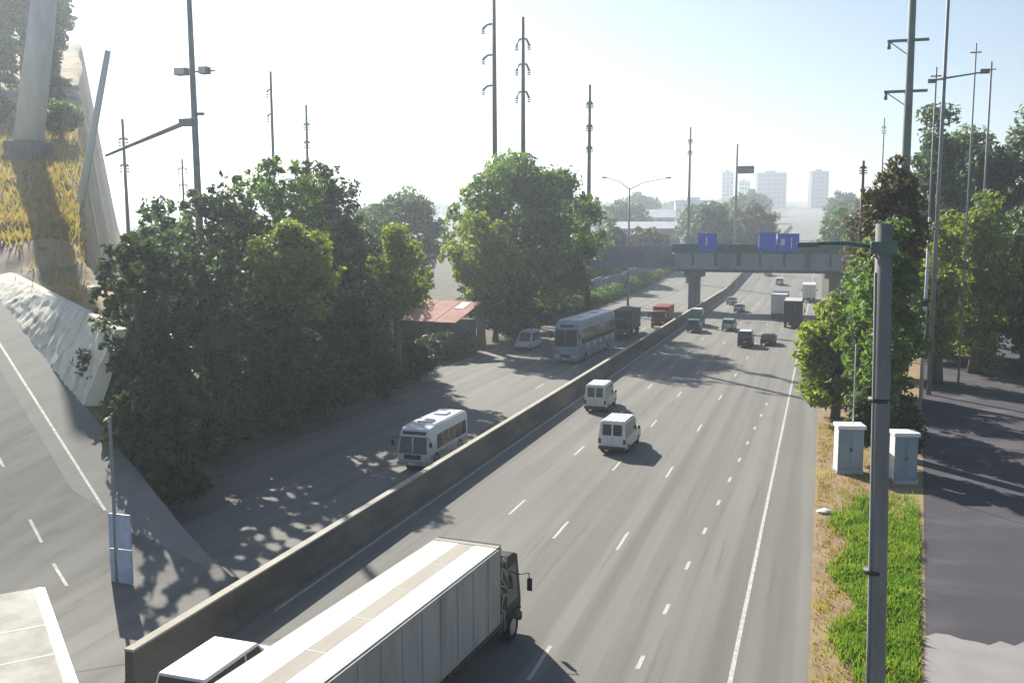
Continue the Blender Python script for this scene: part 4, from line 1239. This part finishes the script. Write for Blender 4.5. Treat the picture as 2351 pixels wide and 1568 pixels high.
# oncoming carriageway
bus(-24.7, 60.0, R(180), 'white minibus coming toward the camera beside the median wall', 7.4, 2.15, 2.75, 'offwhite', 'silver', 5)
bus(-27.5, 116.2, R(177), 'large blue grey coach coming toward the camera on the far carriageway', 17, 2.95, 4.9, 'coach', 'blue_grey', 8, 'white', 'offwhite')
van(-36.0, 119.5, R(178), 'offwhite', 'pale van in the shade at the left edge, beside the coach', 4.9, 1.9, 2.4)
truck(-27.0, 136.0, R(180), 'dark grey lorry standing in for the shade close behind the coach', 7.5, 2.7, 3.9, 'pier', [('pier', 1)], 'pier', 3.0)  # dark body put where the road behind the coach lies in shade
truck(-24.2, 153.0, R(180), 'dark red lorry on the far carriageway behind the coach', 6.5, 2.4, 3.2, 'red', [('red', 1)], 'red', 2.7)

# traffic near and beyond the overpass
car(-18.2, 148.2, R(1), 'teal', 'dark green car with pale roof against the median wall before the overpass', 4.6, 1.9, 1.9, suv=True)
van(-19.0, 158.0, R(1), 'teal', 'green van with white roof behind the dark green car by the median', 5.2, 2.0, 2.7, roof='white')
car(-13.4, 152.0, R(-1), 'silver', 'silver car in the middle lane before the overpass', 4.6, 1.85, 1.7, suv=True)
van(-9.4, 131.8, R(0), 'black', 'dark van with white roof nearest the camera of the cars before the overpass', 4.6, 1.85, 2.1)
car(-6.6, 134.5, R(-2), 'black', 'low black car right of the white roofed dark van', 4.5, 1.8, 1.45)
truck(-4.2, 165.0, R(0), 'black lorry under the right part of the overpass', 8.0, 2.7, 4.3, 'black', [('roof_grey', 1)], 'black', 2.8)
car(-1.1, 147.0, R(0), 'blue', 'blue car with white tail at the right road edge before the pier', 4.4, 1.8, 1.5)
truck(-6.9, 181.0, R(0), 'white box lorry under the overpass beside the black one', 9.0, 2.7, 4.3, 'offwhite', [('roof_white', 1)], 'white', 2.8)
truck(-2.6, 222.0, R(0), 'white lorry behind the black one at the right road edge', 9.0, 2.6, 3.8, 'offwhite', [('roof_white', 1)], 'white', 2.8)
car(-14.6, 186.0, R(0), 'silver', 'silver car directly under the overpass', 4.5, 1.8, 1.5)
car(-17.6, 204.0, R(0), 'blue_grey', 'grey blue car beyond the overpass by the median', 4.5, 1.8, 1.5)
for (x, y, m, lab) in [(-10.5, 262, 'white', 'white car climbing beyond the overpass, nearest of the far ones'), (-15.0, 290, 'silver', 'silver car climbing beyond the overpass, left of the white one'),
                       (-5.0, 318, 'offwhite', 'pale car far up the climbing highway at the right edge'), (-12.0, 372, 'white', 'white car furthest up the climbing highway')]:
    car(x, y, 0, m, lab, 4.6, 1.85, 1.7, suv=True, group='far cars on the climbing highway')

# roadside litter at the right edge line
bm = bmesh.new()
bmesh.ops.create_icosphere(bm, subdivisions=2, radius=.28)
for v in bm.verts:
    v.co = Vector((v.co.x * 1.5, v.co.y, v.co.z * .45)) + Vector((random.uniform(-.07, .07), random.uniform(-.07, .07), random.uniform(-.04, .04)))
o = link('plastic_bag', mesh_of(bm, 'plastic_bag', True), 'cab_white')
o.location = (0.55, 54.6, .1)
tag(o, 'white crumpled bag lying on the dirt beside the right road edge', 'bag')

# ------------------------------------------------------------------ far buildings
def building(x, y, w, d, h, m, label, rows, cols, roof_h=0.0, roofm='bldg_grey', z=None):
    z = gz(y) if z is None else z
    t = thing('building', label, 'building', (x, y, z - 1), R(12))
    box('wall', -w / 2, w / 2, -d / 2, d / 2, 0, h, m, t)
    if roof_h > 0:
        raw('roof', [(-w / 2 - .6, -d / 2 - .6, h + .01), (w / 2 + .6, -d / 2 - .6, h + .01), (w / 2 + .6, d / 2 + .6, h + .01), (-w / 2 - .6, d / 2 + .6, h + .01), (-w / 2 - .6, 0, h + roof_h), (w / 2 + .6, 0, h + roof_h)],
            [(0, 1, 5, 4), (2, 3, 4, 5), (1, 2, 5), (3, 0, 4), (3, 2, 1, 0)], roofm, t)
    else:
        box('roof', -w / 2 - .4, w / 2 + .4, -d / 2 - .4, d / 2 + .4, h + .01, h + 1.2, roofm, t)
        box('roof_house', -w * .2, w * .15, -d * .2, d * .2, h + 1.21, h + 4.5, m, t)
    fw, fh = w / cols, h / rows
    for i in range(cols):
        for j in range(rows):
            x0 = -w / 2 + fw * (i + .2)
            z0 = fh * (j + .25)
            box('window', x0, x0 + fw * .6, -d / 2 - .12, -d / 2 - .003, z0, z0 + fh * .5, 'bldg_glass', t)
building(-78, 1500, 42, 30, 51, 'bldg_grey', 'broad grey tower block on the skyline, left of the road', 8, 6)
building(-139, 1480, 17, 20, 53, 'bldg_pale', 'slim pale tower at the left end of the skyline', 9, 3)
building(-121, 1560, 18, 20, 40, 'bldg_pale', 'pale block between the slim tower and the broad grey one', 6, 4)
building(-10, 1490, 24, 24, 52, 'bldg_grey', 'grey tower block on the skyline nearest the road', 9, 4)
building(-168, 720, 55, 26, 9, 'bldg_pale', 'long low hall with pale roof behind the dome tree, at the left', 2, 9, 5.5, 'bldg_roof')
building(-112, 600, 48, 26, 10, 'bldg_pale', 'long low hall with pale sheet roof left of the far trees', 2, 8, 5, 'bldg_roof')
building(-76, 430, 30, 18, 9.5, 'bldg_blue', 'blue grey low building beyond the twin street lamp', 2, 6, 3, 'bldg_roof')
building(-66, 292, 20, 12, 9.0, 'bldg_blue', 'blue building behind the left part of the overpass', 2, 6)
building(-90, 330, 16, 12, 9.0, 'bldg_blue', 'second blue building further left behind the overpass', 2, 5)
building(-56, 250, 11, 9, 7.0, 'bldg_grey', 'small grey house left of the highway beyond the overpass', 2, 3, 2.5, 'bldg_roof')
for (x, y, w, h, lab) in [(-120, 950, 36, 16, 'far low pale block right of the long halls'), (-70, 1000, 30, 20, 'far low pale block behind the far trees'), (-260, 1000, 50, 20, 'far pale block behind the long hall, left')]:
    building(x, y, w, 20, h, 'bldg_pale', lab, 3, 6)
fn = thing('fence', 'white picket railing on the bank left of the overpass', 'fence', (-58, 186, 0))
box('rail', 0, 8, -.05, .05, 9.2, 9.35, 'fence', fn)
for k in range(11):
    box('picket', k * .78, k * .78 + .2, -.04, .04, 9.36, 11.4 + (.5 if k == 9 else 0), 'fence', fn)

# ------------------------------------------------------------------ hazy air
hz_box = box('haze', -1950, 1250, -100, 2760, -2, 150, None)
hz_m = bpy.data.materials.new('pale_haze')
hz_m.use_nodes = True
nt = hz_m.node_tree
nt.nodes.remove(nt.nodes['Principled BSDF'])
pv = nt.nodes.new('ShaderNodeVolumePrincipled')
pv.inputs['Color'].default_value = (0.80, 0.90, 1.0, 1)
pv.inputs['Density'].default_value = 0.00052
pv.inputs['Anisotropy'].default_value = 0.5
nt.links.new(pv.outputs[0], nt.nodes['Material Output'].inputs['Volume'])
hz_box.data.materials.append(hz_m)
hz_box['kind'] = 'stuff'
hz_box['label'] = 'pale morning haze over the whole highway'
hz_box['category'] = 'haze'
